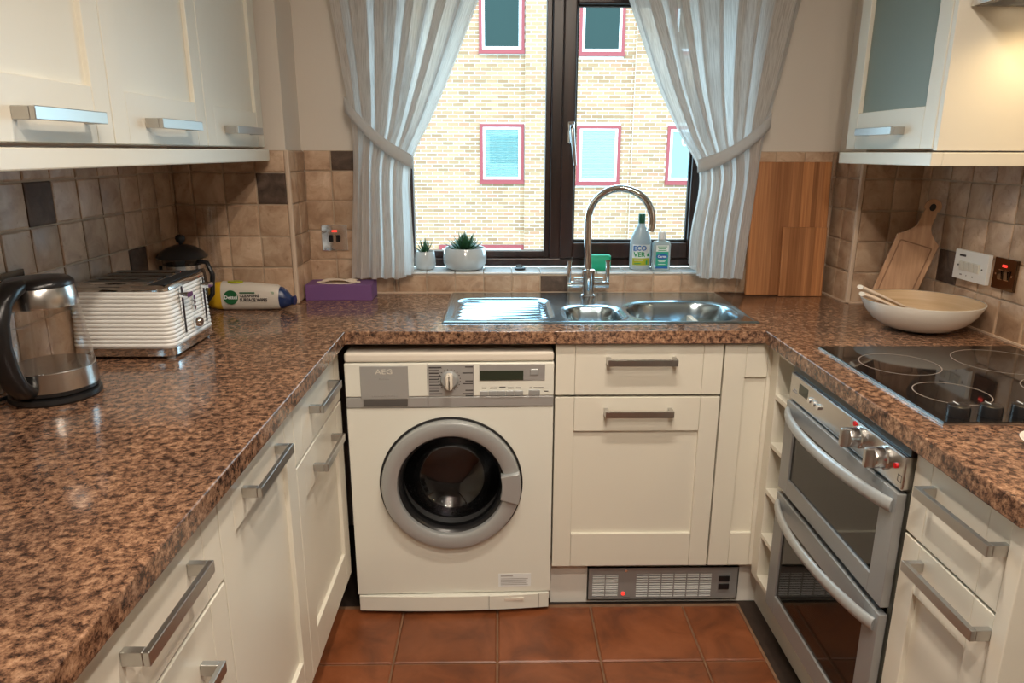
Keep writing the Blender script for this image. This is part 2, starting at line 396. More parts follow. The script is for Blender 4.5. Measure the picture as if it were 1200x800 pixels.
tiling(wall_cl, (0, YX, 0), (1, 0, 0), (0, 0, 1), (0, -1, 0), [XL+.007, -.974, -.873, -.772, XBL-.004], vl, [(-.72, 1.282)])
tiling(wall_cl, (XBL, 0, 0), (0, 1, 0), (0, 0, 1), (1, 0, 0), [YX+.003, 2.39, YB], vl)
tiling(wall_back, (0, YB, 0), (1, 0, 0), (0, 0, 1), (0, -1, 0), [XBL+.007, -.574, -.472, WX0], vl, [(-.52, 1.366)])
tiling(wall_back, (0, YB, 0), (1, 0, 0), (0, 0, 1), (0, -1, 0), rng(WX0, WX1, .1007, -.361), [WT+.001, .974], [(.193, .94)])
tiling(wall_back, (0, YB, 0), (1, 0, 0), (0, 0, 1), (0, -1, 0), rng(WX1, XBR-.007, .1, .845), vr)
tiling(wall_cr, (XBR, 0, 0), (0, -1, 0), (0, 0, 1), (-1, 0, 0), [-YB, -2.40, -YX-.003], vr)
tiling(wall_cr, (0, YX, 0), (1, 0, 0), (0, 0, 1), (0, -1, 0), [XBR+.004, 1.268, XR-.007], vr)
tiling(wall_right, (XR, 0, 0), (0, 1, 0), (0, 0, 1), (-1, 0, 0), rng(.25, YX, .1, .262), vr, [(2.11, 1.06)])
for x, w, nm in ((XBL, wall_cl, 1), (XBR, wall_cr, -1)):       # pale corner beads
    MB().box(x-.004, x+.010, YX-.010, YX+.003, WT+.001, TT).build('corner_trim', M['orange'], w, bevel=.003) if nm == 1 else MB().box(x-.010, x+.004, YX-.010, YX+.003, WT+.001, TT).build('corner_trim', M['orange'], w, bevel=.003)
# sealant line along the foot of the tiling
for d, w in (((-.50, WX1, YB-.011, YB-.003, WT, WT+.005), wall_back), ((XBR, XR, YX-.012, YX-.005, WT, WT+.005), wall_cr),
             ((XBR-.012, XBR-.005, YX, YB, WT, WT+.005), wall_cr), ((XR-.012, XR-.005, .91, YX, WT, WT+.005), wall_right)):
    MB().box(*d).build('sealant', M['orange'], w)

# ------------------------------------------------------------------ window
def window():
    w = thing('window_1', (.2, 2.62, WZ0), kind='structure')
    y0, y1 = 2.600, 2.665
    b = MB(); X0, X1, Z0, Z1 = WX0+.002, WX1-.002, .989, WZ1-.002
    gx0, gx1, gz = -.312, .162, 1.043
    b.box(X0, gx0-.022, y0, y1, Z0, Z1); b.box(X1-.035, X1, y0, y1, Z0, Z1)
    b.box(gx0-.022, X1-.035, y0, y1, Z0, gz-.026); b.box(gx0-.022, X1-.035, y0, y1, Z1-.032, Z1)
    b.build('window_frame', M['frame'], w, bevel=.004)
    MB().box(.182, .222, y0, y1, gz-.026, Z1-.032).build('mullion', M['frame'], w, bevel=.004)
    # glazing bead of the fixed light
    b = MB(); a0, a1, c0, c1 = gx0-.022, .182, gz-.026, Z1-.032
    for d in ((a0, a0+.022, c0, c1), (a1-.020, a1, c0, c1), (a0+.022, a1-.02, c0, c0+.026), (a0+.022, a1-.02, c1-.02, c1)):
        b.box(d[0], d[1], y0+.014, y0+.05, d[2], d[3])
    b.build('glazing_bead', M['frame'], w, bevel=.003)
    MB().box(a0+.02, a1-.018, y0+.03, y0+.036, c0+.024, c1-.018).build('pane', M['paneglass'], w)
    # opening casement
    s0, s1, t0, t1 = .218, X1-.030, gz-.024, Z1-.028
    b = MB(); f = .047
    for d in ((s0, s0+f, t0, t1), (s1-f, s1, t0, t1), (s0+f, s1-f, t0, t0+.058), (s0+f, s1-f, t1-f, t1)):
        b.box(d[0], d[1], y0-.016, y0+.045, d[2], d[3])
    sash = b.build('sash', M['frame'], w, bevel=.006, seg=3)
    b = MB()
    for d in ((s0+f, s0+f+.006, t0+.058, t1-f), (s1-f-.006, s1-f, t0+.058, t1-f), (s0+f, s1-f, t0+.058, t0+.066), (s0+f, s1-f, t1-f-.006, t1-f)):
        b.box(d[0], d[1], y0+.002, y0+.02, d[2], d[3])
    b.build('gasket', M['blackm'], sash)
    MB().box(s0+f-.004, s1-f+.004, y0+.012, y0+.018, t0+.05, t1-f+.004).build('pane', M['paneglass'], sash)
    hd = MB().box(.238, .262, y0-.026, y0-.014, 1.425, 1.50).build('handle', M['chrome'], w, bevel=.004)
    MB().tube([(.250, y0-.026, 1.485), (.250, y0-.050, 1.482), (.251, y0-.056, 1.468), (.256, y0-.052, 1.42), (.264, y0-.048, 1.352)], [.008, .008, .0085, .0075, .006], 12).build('lever', M['nickel'], hd, smooth=50)
    MB().cyl((.250, y0-.060, 1.476), .006, .01, 14, 'y').build('lock_button', M['blackm'], hd, smooth=40)
window()
sill = tag(MB().box(WX0, WX1, YB-.006, 2.60, WZ0, .978).build('window_sill', M['grout']), kind='structure')
for i, x0 in enumerate(rng(WX0+.002, WX1-.002, .1007, -.361)[:-1]):
    xs = rng(WX0+.002, WX1-.002, .1007, -.361)
    MB().box(xs[i]+.001, xs[i+1]-.001, YB-.010, 2.599, .978, .985).build('sill_tile', M['sill'], sill, bevel=.0025)

# ------------------------------------------------------------------ the house across the way
def facade():
    root = thing('brick_building', (1, 15, -3.2), 'pale tan brick building with red framed windows beyond the kitchen window', 'building')
    planes = [(-6.0, .51, 15.0), (.51, 2.69, 14.90), (2.69, 8.0, 14.80)]
    wins = [(-.405, .49, 3.28, 4.55, 'dark', 15.0), (1.56, 2.455, 3.23, 4.5, 'dark', 14.9), (-.405, .495, .775, 1.94, 'blind', 15.0), (1.56, 2.455, .745, 1.91, 'blind', 14.9),
            (3.38, 4.27, .765, 1.90, 'plain', 14.8), (-1.28, .50, -1.7, -.51, 'dark', 15.0), (1.56, 2.455, -1.7, -.53, 'dark', 14.9), (3.38, 4.27, 3.23, 4.5, 'dark', 14.8), (-2.9, -2.0, .775, 1.94, 'blind', 15.0), (-2.9, -2.0, 3.28, 4.5, 'dark', 15.0)]
    b = MB()
    for x0, x1, y in planes: b.box(x0, x1, y+.015, y+.4, -3.2, 7.5)
    b.build('wall', M['mortar'], root)
    BW, BH, G = .225, .075, .016
    bricks = []
    for x0, x1, y in planes:
        for r in range(int(10.7/BH)):
            z = -3.2+r*BH; x = x0-(BW/2 if r % 2 else 0)
            while x < x1:
                a, c = max(x, x0), min(x+BW-G, x1); x += BW
                segs = [(a, c)]
                for wx0, wx1, wz0, wz1, k, wy in wins:
                    if wy == y and z+BH-G > wz0 and z < wz1:
                        ns = []
                        for p, q in segs:
                            if q <= wx0 or p >= wx1: ns.append((p, q)); continue
                            if p < wx0: ns.append((p, wx0))
                            if q > wx1: ns.append((wx1, q))
                        segs = ns
                for p, q in segs:
                    if q-p > .02: bricks.append((p, q, y, z))
    def near(t):
        p, q, y, z = t
        full = 0 if q-p > .2 else 9
        return full+abs((p+q)/2-.35)/1.2+abs(z-1.9)/.9
    bricks.sort(key=near)
    cache = {}
    def bm_(w):
        w = round(w, 3)
        if w not in cache:
            h = BH-G
            cache[w] = MB().box(0, w, 0, .03, 0, h).mesh('brick', M['brick'])
        return cache[w]
    for p, q, y, z in bricks[:300]:
        o = bpy.data.objects.new('brick', bm_(q-p)); link(o, root); o.location = Vector((p, y-random.uniform(0, .004), z))-OFF[root]
    b = MB()
    for p, q, y, z in bricks[300:]: b.box(p, q, y, y+.03, z, z+BH-G)
    tag(b.build('brickwork', M['brick'], root, recalc=False), kind='stuff')
    for x0, x1, z0, z1, k, y in wins:
        f = .062; bb = MB()
        for d in ((x0, x0+f, z0, z1), (x1-f, x1, z0, z1), (x0+f, x1-f, z1-f, z1), (x0+f, x1-f, z0, z0+f*1.1)): bb.box(d[0], d[1], y-.03, y+.02, d[2], d[3])
        bb.box(x0-.01, x1+.01, y-.07, y-.02, z0-.02, z0+.05)
        wo = bb.build('window', M['redframe'], root)
        i0, i1, j0, j1 = x0+f, x1-f, z0+f*1.1, z1-f; g = .05; bb = MB()
        for d in ((i0, i0+g, j0, j1), (i1-g, i1, j0, j1), (i0+g, i1-g, j1-g, j1), (i0+g, i1-g, j0, j0+g)): bb.box(d[0], d[1], y-.015, y+.02, d[2], d[3])
        bb.build('casement', M['wframe'], wo)
        MB().box(i0+g, i1-g, y-.006, y-.002, j0+g, j1-g).build('pane', M['dpane'] if k == 'dark' else M['glass'], wo)
        if k == 'blind':
            bb = MB(); z = j0+g
            while z < j1-g-.03: bb.add([(i0+g, y-.001, z), (i1-g, y-.001, z), (i1-g, y+.012, z+.044), (i0+g, y+.012, z+.044)], [(0, 1, 2, 3)]); z += .05
            bb.build('blind', M['blind'], wo, recalc=False)
        elif k == 'plain':
            MB().box(i0+g, i1-g, y+.010, y+.013, j0+g, j1-g).build('net', M['blind'], wo)
            MB().tube([(i0+.30+.05*math.cos(t*PI/8), y+.002, j1-.22+.10*math.sin(t*PI/8)) for t in range(17)], .012, 6).build('ornament', M['wframe'], wo)
    MB().box(-14, 16, 2.9, 30, -3.3, -3.2).build('ground', M['ground'])['kind'] = 'structure'
facade()
# ------------------------------------------------------------------ worktop (one continuous U with the sink cut-out)
def worktop():
    xs = [XL, -.435, -.150, .750, .7507, XR]; xs[4] = .7515
    ys = [.30, .905, 1.925, 2.034, 2.462, YX, YB]; ys = sorted(ys)
    X = [XL, XBL, -.435, -.150, .7485, .7515, XBR, XR]; Y = [.05, .905, 1.925, 2.034, YX, 2.462, YB]
    def occ(i, j):
        if i < 0 or j < 0 or i >= len(X)-1 or j >= len(Y)-1: return False
        cx, cy = (X[i]+X[i+1])/2, (Y[j]+Y[j+1])/2
        if cy > YX and (cx < XBL or cx > XBR): return False
        if -.150 < cx < .7485 and 2.034 < cy < 2.462: return False
        if cx < -.435: return True
        if cx > .7515: return cy > .905
        return cy > 1.925
    z0, z1 = WT-.038, WT
    idx = {}; v = []; f = []
    def V(i, j, t):
        if (i, j, t) not in idx: idx[i, j, t] = len(v); v.append((X[i], Y[j], z1 if t else z0))
        return idx[i, j, t]
    for i in range(len(X)-1):
        for j in range(len(Y)-1):
            if not occ(i, j): continue
            f.append((V(i, j, 1), V(i+1, j, 1), V(i+1, j+1, 1), V(i, j+1, 1))); f.append((V(i, j, 0), V(i, j+1, 0), V(i+1, j+1, 0), V(i+1, j, 0)))
            if not occ(i-1, j): f.append((V(i, j, 0), V(i, j, 1), V(i, j+1, 1), V(i, j+1, 0)))
            if not occ(i+1, j): f.append((V(i+1, j, 0), V(i+1, j+1, 0), V(i+1, j+1, 1), V(i+1, j, 1)))
            if not occ(i, j-1): f.append((V(i, j, 0), V(i+1, j, 0), V(i+1, j, 1), V(i, j, 1)))
            if not occ(i, j+1): f.append((V(i, j+1, 0), V(i, j+1, 1), V(i+1, j+1, 1), V(i+1, j+1, 0)))
    b = MB(); b.v = v; b.f = f
    o = b.build('worktop', M['granite'], bevel=.009, seg=5)
    o.data.polygons.foreach_set('use_smooth', [True]*len(o.data.polygons)); o.data.set_sharp_from_angle(angle=math.radians(50))
    tag(o, 'U-shaped brown speckled granite-effect worktop running round three walls', 'worktop')
worktop()

# ------------------------------------------------------------------ cabinets
H_LEN, H_H, H_D = .20, .020, .036
def handle(fm, cu, cv, parent, L=H_LEN, m='nickel', h=H_H):
    b = MB(fm); a = L/2
    b.box(cu-a, cu+a, cv-h/2, cv+h/2, H_D-.009, H_D); b.box(cu-a, cu-a+.012, cv-h/2, cv+h/2, 0, H_D-.009); b.box(cu+a-.012, cu+a, cv-h/2, cv+h/2, 0, H_D-.009)
    return b.build('handle', M[m], parent, bevel=.0012)
def shaker(fm, u0, u1, v0, v1, parent, hc=None, st=.062, rt=.10, rb=.10, name='door', glass=False, T=.02, L=H_LEN, hm='nickel'):
    """a framed door: recessed panel with stiles, rails and handle as sub-parts; fm's third axis points out of the front, 0 = outer face"""
    g = .0016; u0 += g; u1 -= g; v0 += g; v1 -= g
    d = MB(fm).box(u0+st-.008, u1-st+.008, v0+rb-.008, v1-rt+.008, -T+.002, -.010 if not glass else -.012).build(name, M['frost'] if glass else M['cream'], parent)
    for a, c in ((u0, u0+st), (u1-st, u1)): MB(fm).box(a, c, v0, v1, -T, 0).build('stile', M['cream'], d, bevel=.0014)
    for a, c in ((v0, v0+rb), (v1-rt, v1)): MB(fm).box(u0+st+.0006, u1-st-.0006, a, c, -T, -.0003).build('rail', M['cream'], d, bevel=.0016)
    if hc: handle(fm, hc[0], hc[1], d, L, hm)
    return d
def drawer(fm, u0, u1, v0, v1, parent, hc=None, st=.062, T=.02, name='drawer'):
    g = .0016; u0 += g; u1 -= g; v0 += g; v1 -= g
    d = MB(fm).box(u0+st+.0006, u1-st-.0006, v0, v1, -T, -.0003).build(name, M['cream'], parent, bevel=.0014)
    for a, c in ((u0, u0+st), (u1-st, u1)): MB(fm).box(a, c, v0, v1, -T, 0).build('stile', M['cream'], d, bevel=.0014)
    if hc: handle(fm, hc[0], hc[1], d)
    return d
def carcass(fm, u0, u1, v0, v1, depth, parent, m='creamdark', T=.02, top=False):
    b = MB(fm); t = .016
    b.box(u0, u0+t, v0, v1, -depth, -T-.001); b.box(u1-t, u1, v0, v1, -depth, -T-.001)
    b.box(u0+t, u1-t, v0, v0+t, -depth, -T-.001); b.box(u0+t, u1-t, v0+t, v1, -depth, -depth+.006)
    if top: b.box(u0+t, u1-t, v1-t, v1, -depth+.006, -T-.001)
    return b.build('carcass', M[m], parent)
CZ0, CZ1, DJ = .148, .868, .712       # bottom and top of base fronts, drawer joint
XFL, XFR, YFB = -.458, .775, 1.945    # front planes of the three runs
FL = frame((XFL, 0, 0), (0, 1, 0), (0, 0, 1), (1, 0, 0))
FR = frame((XFR, 0, 0), (0, 1, 0), (0, 0, 1), (-1, 0, 0))
FB = frame((0, YFB, 0), (1, 0, 0), (0, 0, 1), (0, -1, 0))
# left run
def left_run():
    t = thing('base_cabinet', (XFL, 1.696, 0), 'cream base cabinet with drawer over door, next to the washing machine', 'cabinet')
    drawer(FL, 1.467, 1.925, DJ, CZ1, t, (1.70, .800)); shaker(FL, 1.467, 1.925, CZ0, DJ-.004, t, (1.70, .648))
    carcass(FL, 1.467, 1.925, CZ0, CZ1, .58, t)
    t = thing('base_cabinet', (XFL, 1.25, 0), 'cream base cabinet with one full-height door and a single handle', 'cabinet')
    shaker(FL, 1.04, 1.467, CZ0, CZ1, t, (1.248, .812), rt=.105); carcass(FL, 1.04, 1.467, CZ0, CZ1, .58, t)
    t = thing('base_cabinet', (XFL, .79, 0), 'cream base cabinet nearest the camera under the left worktop', 'cabinet')
    drawer(FL, .58, 1.04, DJ, CZ1, t, (.83, .806)); shaker(FL, .58, 1.04, CZ0, DJ-.004, t, (.83, .632)); carcass(FL, .58, 1.04, CZ0, CZ1, .58, t)
    t = thing('base_cabinet', (XFL, .31, 0), 'cream base cabinet out at the near end of the left worktop', 'cabinet')
    drawer(FL, .12, .58, DJ, CZ1, t, (.35, .806)); shaker(FL, .12, .58, CZ0, DJ-.004, t, (.35, .632)); carcass(FL, .12, .58, CZ0, CZ1, .58, t)
    tag(bx('trim_1', M['plinth'], (-.545, -.528, .10, 1.93, -.01, .146)), kind='structure')
left_run()
# back run
def back_run():
    t = thing('base_cabinet', (.40, YFB, 0), 'cream sink cabinet with drawer front and door beside the washing machine', 'cabinet')
    drawer(FB, .158, .644, DJ, CZ1, t, (.405, .820), .056); shaker(FB, .158, .644, CZ0, DJ-.004, t, (.403, .664), .056, .106, .112)
    b = MB()   # carcass, open at the top for the sink bowls
    b.box(.160, .176, 1.967, 2.46, CZ0, CZ1); b.box(.626, .642, 1.967, 2.46, CZ0, CZ1); b.box(.176, .626, 1.967, 2.46, CZ0, CZ0+.016)
    b.build('carcass', M['creamdark'], t)
    t = thing('corner_cabinet', (.71, YFB, 0), 'narrow cream corner panel between the sink cabinet and the open shelves', 'cabinet')
    shaker(FB, .646, .838, CZ0, CZ1, t, None, .062, .10, .112)
    MB().box(.785, .800, 1.885, YFB, .125, CZ1).build('corner_post', M['cream'], t, bevel=.002)
    tag(bx('trim_2', M['plinth'], (.160, .83, 1.99, 2.006, -.01, .146)), kind='structure')
back_run()
def plinth_heater():
    t = thing('plinth_heater', (.52, 1.99, 0), 'brushed steel kickspace heater with louvred grilles set in the plinth', 'heater')
    x0, x1, z0, z1, y0, y1 = .277, .760, .006, .124, 1.976, 1.9895
    gr = [(.293+.0425*k, .293+.0425*k+.039, .018, .098) for k in range(2)]+[(.433+.0408*k, .433+.0408*k+.037, .014, .100) for k in range(6)]
    b = MB(); b.box(x0, x1, y1-.004, y1, z0, z1); b.build('back', M['blackm'], t)
    # face plate with cut-outs
    us = sorted({x0, x1} | {round(v, 5) for g in gr for v in g[:2]}); b = MB()
    for i in range(len(us)-1):
        c = (us[i]+us[i+1])/2; g = [q for q in gr if q[0] < c < q[1]]
        if g: b.box(us[i], us[i+1], y0, y0+.004, z0, g[0][2]); b.box(us[i], us[i+1], y0, y0+.004, g[0][3], z1)
        else: b.box(us[i], us[i+1], y0, y0+.004, z0, z1)
    b.box(x0, x1, y0, y1-.004, z1-.003, z1); b.box(x0, x1, y0, y1-.004, z0, z0+.003); b.box(x0, x0+.003, y0, y1-.004, z0, z1); b.box(x1-.003, x1, y0, y1-.004, z0, z1)
    b.build('face_plate', M['steel_d'], t)
    for g in gr:
        b = MB(); n = 10
        for k in range(n): z = g[2]+(k+.5)*(g[3]-g[2])/n; b.box(g[0], g[1], y0+.001, y0+.006, z-.0017, z+.0017)
        b.build('grille', M['sill'], t)
    sw = MB().box(.692, .735, y0-.002, y0, .035, .098).build('switch_panel', M['steel_d'], t)
    for z in (.083, .055): MB().box(.696, .731, y0-.006, y0-.002, z-.010, z+.010).build('rocker', M['black'], sw, bevel=.002)
    MB().cyl((.392, y0-.003, .030), .006, .003, 14, 'y').build('indicator', M['red'], t); MB().cyl((.399, y0-.003, .113), .0045, .003, 12, 'y').build('screw', M['chrome'], t)
    MB().box(.393, .415, y0-.0005, y0, .0135, .0155).build('marking', M['ink'], t)
plinth_heater()
# right run
def right_run():
    t = thing('shelf_unit', (XFR, 1.815, 0), 'narrow cream open shelf unit between the corner and the oven', 'shelf')
    y0, y1, xd = 1.752, 1.884, 1.30
    MB().box(XFR, xd, y0, y0+.012, CZ0, CZ1).build('side_panel', M['cream'], t, bevel=.001); MB().box(XFR, xd, y1-.012, y1, CZ0, CZ1).build('side_panel', M['cream'], t, bevel=.001)
    MB().box(xd-.008, xd, y0+.012, y1-.012, CZ0, CZ1).build('back_panel', M['creamdark'], t)
    for z in (.148, .290, .435, .580, .725, .852): MB().box(XFR, xd-.008, y0+.012, y1-.012, z, z+.014).build('shelf', M['cream'], t, bevel=.001)
    t = thing('base_cabinet', (XFR, 1.07, 0), 'cream base cabinet with drawer over door, to the right of the oven', 'cabinet')
    drawer(FR, .945, 1.203, .700, CZ1, t, (1.043, .812), .05); shaker(FR, .945, 1.203, CZ0, .697, t, (1.043, .662), .05, .10); carcass(FR, .945, 1.203, CZ0, CZ1, .56, t)
    t = thing('end_panel', (1.07, .925, 0), 'cream end panel closing off the right worktop beside the last drawer', 'panel')
    MB().box(XFR-.004, 1.36, .912, .943, 0, CZ1+.003).build('board', M['cream'], t, bevel=.002)
    tag(bx('trim_3', M['plinth'], (.825, .842, .945, 1.99, -.01, .146)), kind='structure')
right_run()

def wall_cabinets():
    F = frame((-.72, 0, 0), (0, 1, 0), (0, 0, 1), (1, 0, 0)); z0, z1 = 1.408, 2.16
    for a, c, lb, hc in ((.945, 1.39, 'cream wall cabinet nearest the camera above the kettle', 1.205), (1.39, 1.829, 'cream wall cabinet in the middle of the left wall above the toaster', 1.615), (1.829, 2.262, 'cream wall cabinet in the far left corner beside the window wall', 2.045)):
        t = thing('wall_cabinet', (-.88, (a+c)/2, z0), lb, 'cabinet')
        shaker(F, a, c, z0, z1, t, (hc, 1.452), .055, .10, .098); carcass(F, a, c, z0, z1, .318, t, top=True)
    t = thing('wall_cabinet', (-.88, .7, z0), 'cream wall cabinet at the near end of the left wall', 'cabinet')
    shaker(F, .50, .945, z0, z1, t, (.72, 1.452), .055, .10, .098); carcass(F, .50, .945, z0, z1, .318, t, top=True)
    bx('light_pelmet', M['cream'], (-.742, -.712, .50, 2.275, 1.368, 1.402), bevel=.003)
    tag(bpy.data.objects['light_pelmet'], 'cream pelmet rail under the row of left wall cabinets', 'pelmet')
    # glazed cabinet on the right
    F = frame((1.035, 0, 0), (0, 1, 0), (0, 0, 1), (-1, 0, 0))
    t = thing('glazed_wall_cabinet', (1.2, 1.95, 1.405), 'cream wall cabinet with frosted glass door above the chopping boards', 'cabinet')
    shaker(F, 1.738, 2.178, 1.405, 2.16, t, (1.965, 1.452), .052, .10, .10, glass=True, L=.19)
    b = MB(); b.box(1.057, 1.361, 2.162, 2.178, 1.405, 2.16); b.box(1.057, 1.361, 1.7385, 2.162, 1.405, 1.421); b.box(1.057, 1.361, 1.7385, 2.162, 2.144, 2.16); b.box(1.351, 1.361, 1.7385, 2.162, 1.421, 2.144)
    b.build('carcass', M['creamdark'], t); MB().box(1.07, 1.35, 1.739, 2.161, 1.70, 1.716).build('shelf', M['creamdark'], t)
    MB().box(1.037, 1.362, 1.722, 1.738, 1.402, 2.16).build('side_panel', M['cream'], t, bevel=.001)
    b = MB(); b.box(1.023, 1.051, 1.716, 2.188, 1.366, 1.398); b.box(1.051, 1.362, 1.716, 1.742, 1.366, 1.398)
    b.build('pelmet', M['cream'], t, bevel=.002)
wall_cabinets()

def hood():
    t = thing('extractor_hood', (1.2, 1.4, 1.715), 'stainless steel extractor hood with a warm lamp beside the glazed cabinet', 'hood')
    b = MB(); x0, x1, y0, y1, z0, z1 = 1.075, 1.362, 1.12, 1.718, 1.716, 1.80
    b.box(x0, x1, y0, y1, z0+.014, z1); b.box(x0, x0+.012, y0, y1, z0, z0+.014); b.box(x1-.012, x1, y0, y1, z0, z0+.014); b.box(x0+.012, x1-.012, y0, y0+.012, z0, z0+.014); b.box(x0+.012, x1-.012, y1-.012, y1, z0, z0+.014)
    b.build('body', M['steel_d'], t, bevel=.001)
    MB().box(x0+.02, x1-.02, y0+.10, y1-.13, z0+.006, z0+.0135).build('filter', M['blackm'], t)
    MB().box(1.16, 1.362, 1.25, 1.59, 1.80, CEIL-.001).build('chimney', M['steel'], t, bevel=.001)
    MB().box(x0-.012, x0, y0, y1, z0, z0+.03).build('front_rail', M['steel'], t, bevel=.002)
    for y in (y0+.055, y1-.085):
        r = MB().lathe([(.026, 0), (.030, .002), (.030, .008)], 20, (1.21, y, z0+.004)).build('lamp_bezel', M['chrome'], t, smooth=40)
        MB().lathe([(.021, -.001), (.021, .001)], 20, (1.21, y, z0+.003)).build('lamp_lens', M['lampglow'], r)
        ld = bpy.data.lights.new('hood_lamp', 'SPOT'); ld.energy = HOOD_W*6; ld.color = (1, .72, .38); ld.spot_size = 2.6; ld.spot_blend = .8; ld.shadow_soft_size = .02
        lo = bpy.data.objects.new('hood_lamp', ld); link(lo, t); lo.location = Vector((1.21, y-(.03 if y > 1.5 else 0), z0-.004))-OFF[t]
hood()
def ceiling_lights():
    k = 0
    nm = ['nearest the window, left of the pair', 'nearest the window, right of the pair', 'above the camera, left of the pair', 'above the camera, right of the pair', 'behind the camera, left of the pair', 'behind the camera, right of the pair']
    for (x, y) in ((.06, 1.12), (.36, 1.12), (.06, .25), (.36, .25), (.06, -.65), (.36, -.65)):
        t = thing('ceiling_spotlight', (x, y, CEIL-.012), 'round recessed warm ceiling spotlight '+nm[k], 'lamp', 'ceiling spotlights'); k += 1
        MB().lathe([(.042, 0), (.046, .003), (.046, .012)], 24, (x, y, CEIL-.012)).build('bezel', M['chrome'], t, smooth=40)
        MB().lathe([(.032, -.001), (.032, .001)], 24, (x, y, CEIL-.0125)).build('lens', M['lampglow'], t)
        ld = bpy.data.lights.new('spot', 'SPOT'); ld.energy = SPOT_W*6; ld.color = SPOT_COL; ld.spot_size = 2.2; ld.spot_blend = 1.0; ld.shadow_soft_size = .05
        lo = bpy.data.objects.new('spot', ld); link(lo, t); lo.location = (0, 0, -.02); lo.rotation_euler = (math.radians(0 if y > 1 else 38), 0, 0)   # the rear pairs are tilted towards the window wall
ceiling_lights()

# ------------------------------------------------------------------ washing machine
def washing_machine():
    t = thing('washing_machine', (-.144, 1.93, 0), 'cream front-loading washing machine with silver round door under the worktop', 'washing machine')
    t.rotation_euler = (0, 0, math.radians(1.1))
    X0, X1, Y0, ZT = -.442, .154, 1.93, .848
    cx, cz, R = -.146, .441, .192
    # front plate with round opening
    n = 64; ang = sorted([2*PI*k/n for k in range(n)]+[math.atan2(z-cz, x-cx) % (2*PI) for x in (X0, X1) for z in (.07, .682)])
    def rect(a):
        dx, dz = math.cos(a), math.sin(a); s = 9
        if dx > 1e-6: s = min(s, (X1-cx)/dx)
        if dx < -1e-6: s = min(s, (X0-cx)/dx)
        if dz > 1e-6: s = min(s, (.682-cz)/dz)
        if dz < -1e-6: s = min(s, (.07-cz)/dz)
        return cx+dx*s, cz+dz*s
    O = [rect(a) for a in ang]; I = [(cx+R*math.cos(a), cz+R*math.sin(a)) for a in ang]
    MB().loft([[(x, Y0, z) for x, z in O], [(x, Y0, z) for x, z in I], [(x, Y0+.02, z) for x, z in I], [(x, Y0+.02, z) for x, z in O]], closed=True).build('front_panel', M['wm'], t, smooth=30)
    b = MB(); b.box(X0, X0+.004, Y0+.02, 2.44, .03, .822); b.box(X1-.004, X1, Y0+.02, 2.44, .03, .822); b.box(X0+.004, X1-.004, 2.436, 2.44, .03, .822); b.box(X0+.004, X1-.004, Y0+.02, 2.436, .03, .034)
    b.build('cabinet', M['wm'], t)
    for x in (X0+.05, X1-.05):
        for y in (1.99, 2.40): MB().cyl((x, y, 0), .02, .031, 14).build('foot', M['black'], t)
    MB().box(X0, X1, Y0-.004, 2.44, .820, ZT).build('top', M['wmstrip'], t, bevel=.008, seg=3)
    # control panel
    cp = MB().box(X0, X1, Y0-.006, Y0+.02, .718, .818).build('control_panel', M['wm'], t, bevel=.003)
    MB().box(X0, X1, Y0-.004, Y0+.02, .684, .717).build('panel_band', M['wmgrey'], t, bevel=.003)
    MB().box(-.2085, -.2075, Y0-.0066, Y0-.0055, .686, .816).build('panel_joint', M['ink'], cp)
    dr = MB().box(-.398, -.262, Y0-.009, Y0-.006, .712, .811).build('detergent_drawer', M['wmgrey'], t, bevel=.002)
    MB().box(-.393, -.266, Y0-.0075, Y0-.004, .690, .712).build('drawer_pull', M['rubber'], dr, bevel=.003)
    Ux, Vz = (1, 0, 0), (0, 0, 1)
    text('AEG', .021, M['key'], dr, (-.330, Y0-.0094, .794), Ux, Vz, sx=1.25)
    MB().box(-.362, -.298, Y0-.0094, Y0-.009, .7795, .7805).build('rule', M['inkgrey'], dr)
    text('Electrolux', .007, M['inkgrey'], dr, (-.330, Y0-.0094, .773), Ux, Vz); text('LAVAMAT_TURBO', .006, M['inkgrey'], dr, (-.330, Y0-.0094, .721), Ux, Vz, sx=1.5)
    # dial
    pl = MB().box(-.205, -.075, Y0-.0068, Y0-.006, .720, .812).build('dial_plate', M['wmgrey'], cp)
    b = MB()
    for k in range(10): z = .725+k*.0088; b.box(-.203, -.203+(.028 if k % 3 else .036), Y0-.0074, Y0-.0068, z, z+.0028)
    for k, z in enumerate((.808, .790, .766, .758, .738, .728, .722)): b.box(-.108+(.0 if k % 2 else .008), -.078, Y0-.0074, Y0-.0068, z-.003, z)
    for k in range(7): z = .729+k*.0125; b.box(-.203, -.165, Y0-.0072, Y0-.0068, z-.0014, z-.0008)
    b.build('programme_print', M['ink'], pl)
    b = MB()
    for k in range(20):
        a = 2*PI*k/20+.15; x, z = -.145+.031*math.cos(a), .768+.031*math.sin(a); b.box(x-.0014, x+.0014, Y0-.0074, Y0-.0068, z-.0014, z+.0014)
    b.build('dial_marks', M['ink'], pl)
    F = frame((-.145, Y0-.0068, .768), (1, 0, 0), (0, 0, 1), (0, -1, 0))
    d = MB(F).lathe([(.026, 0), (.026, .004), (.022, .010), (.020, .012)], 28).build('dial', M['wmring'], t, smooth=40)
    MB(F).loft([[(x, y, z) for x, y in rrect(-.011+i, .011-i, -.024+i, .024-i, .009)] for z, i in ((.011, 0), (.026, .001), (.029, .004))]).build('grip', M['wmstrip'], d, smooth=40)
    dp = MB().box(-.060, .128, Y0-.0072, Y0-.006, .764, .813).build('display_surround', M['wmgrey'], cp, bevel=.0006)
    MB().box(-.058, .066, Y0-.0082, Y0-.0072, .766, .795).build('display', M['lcd'], dp)
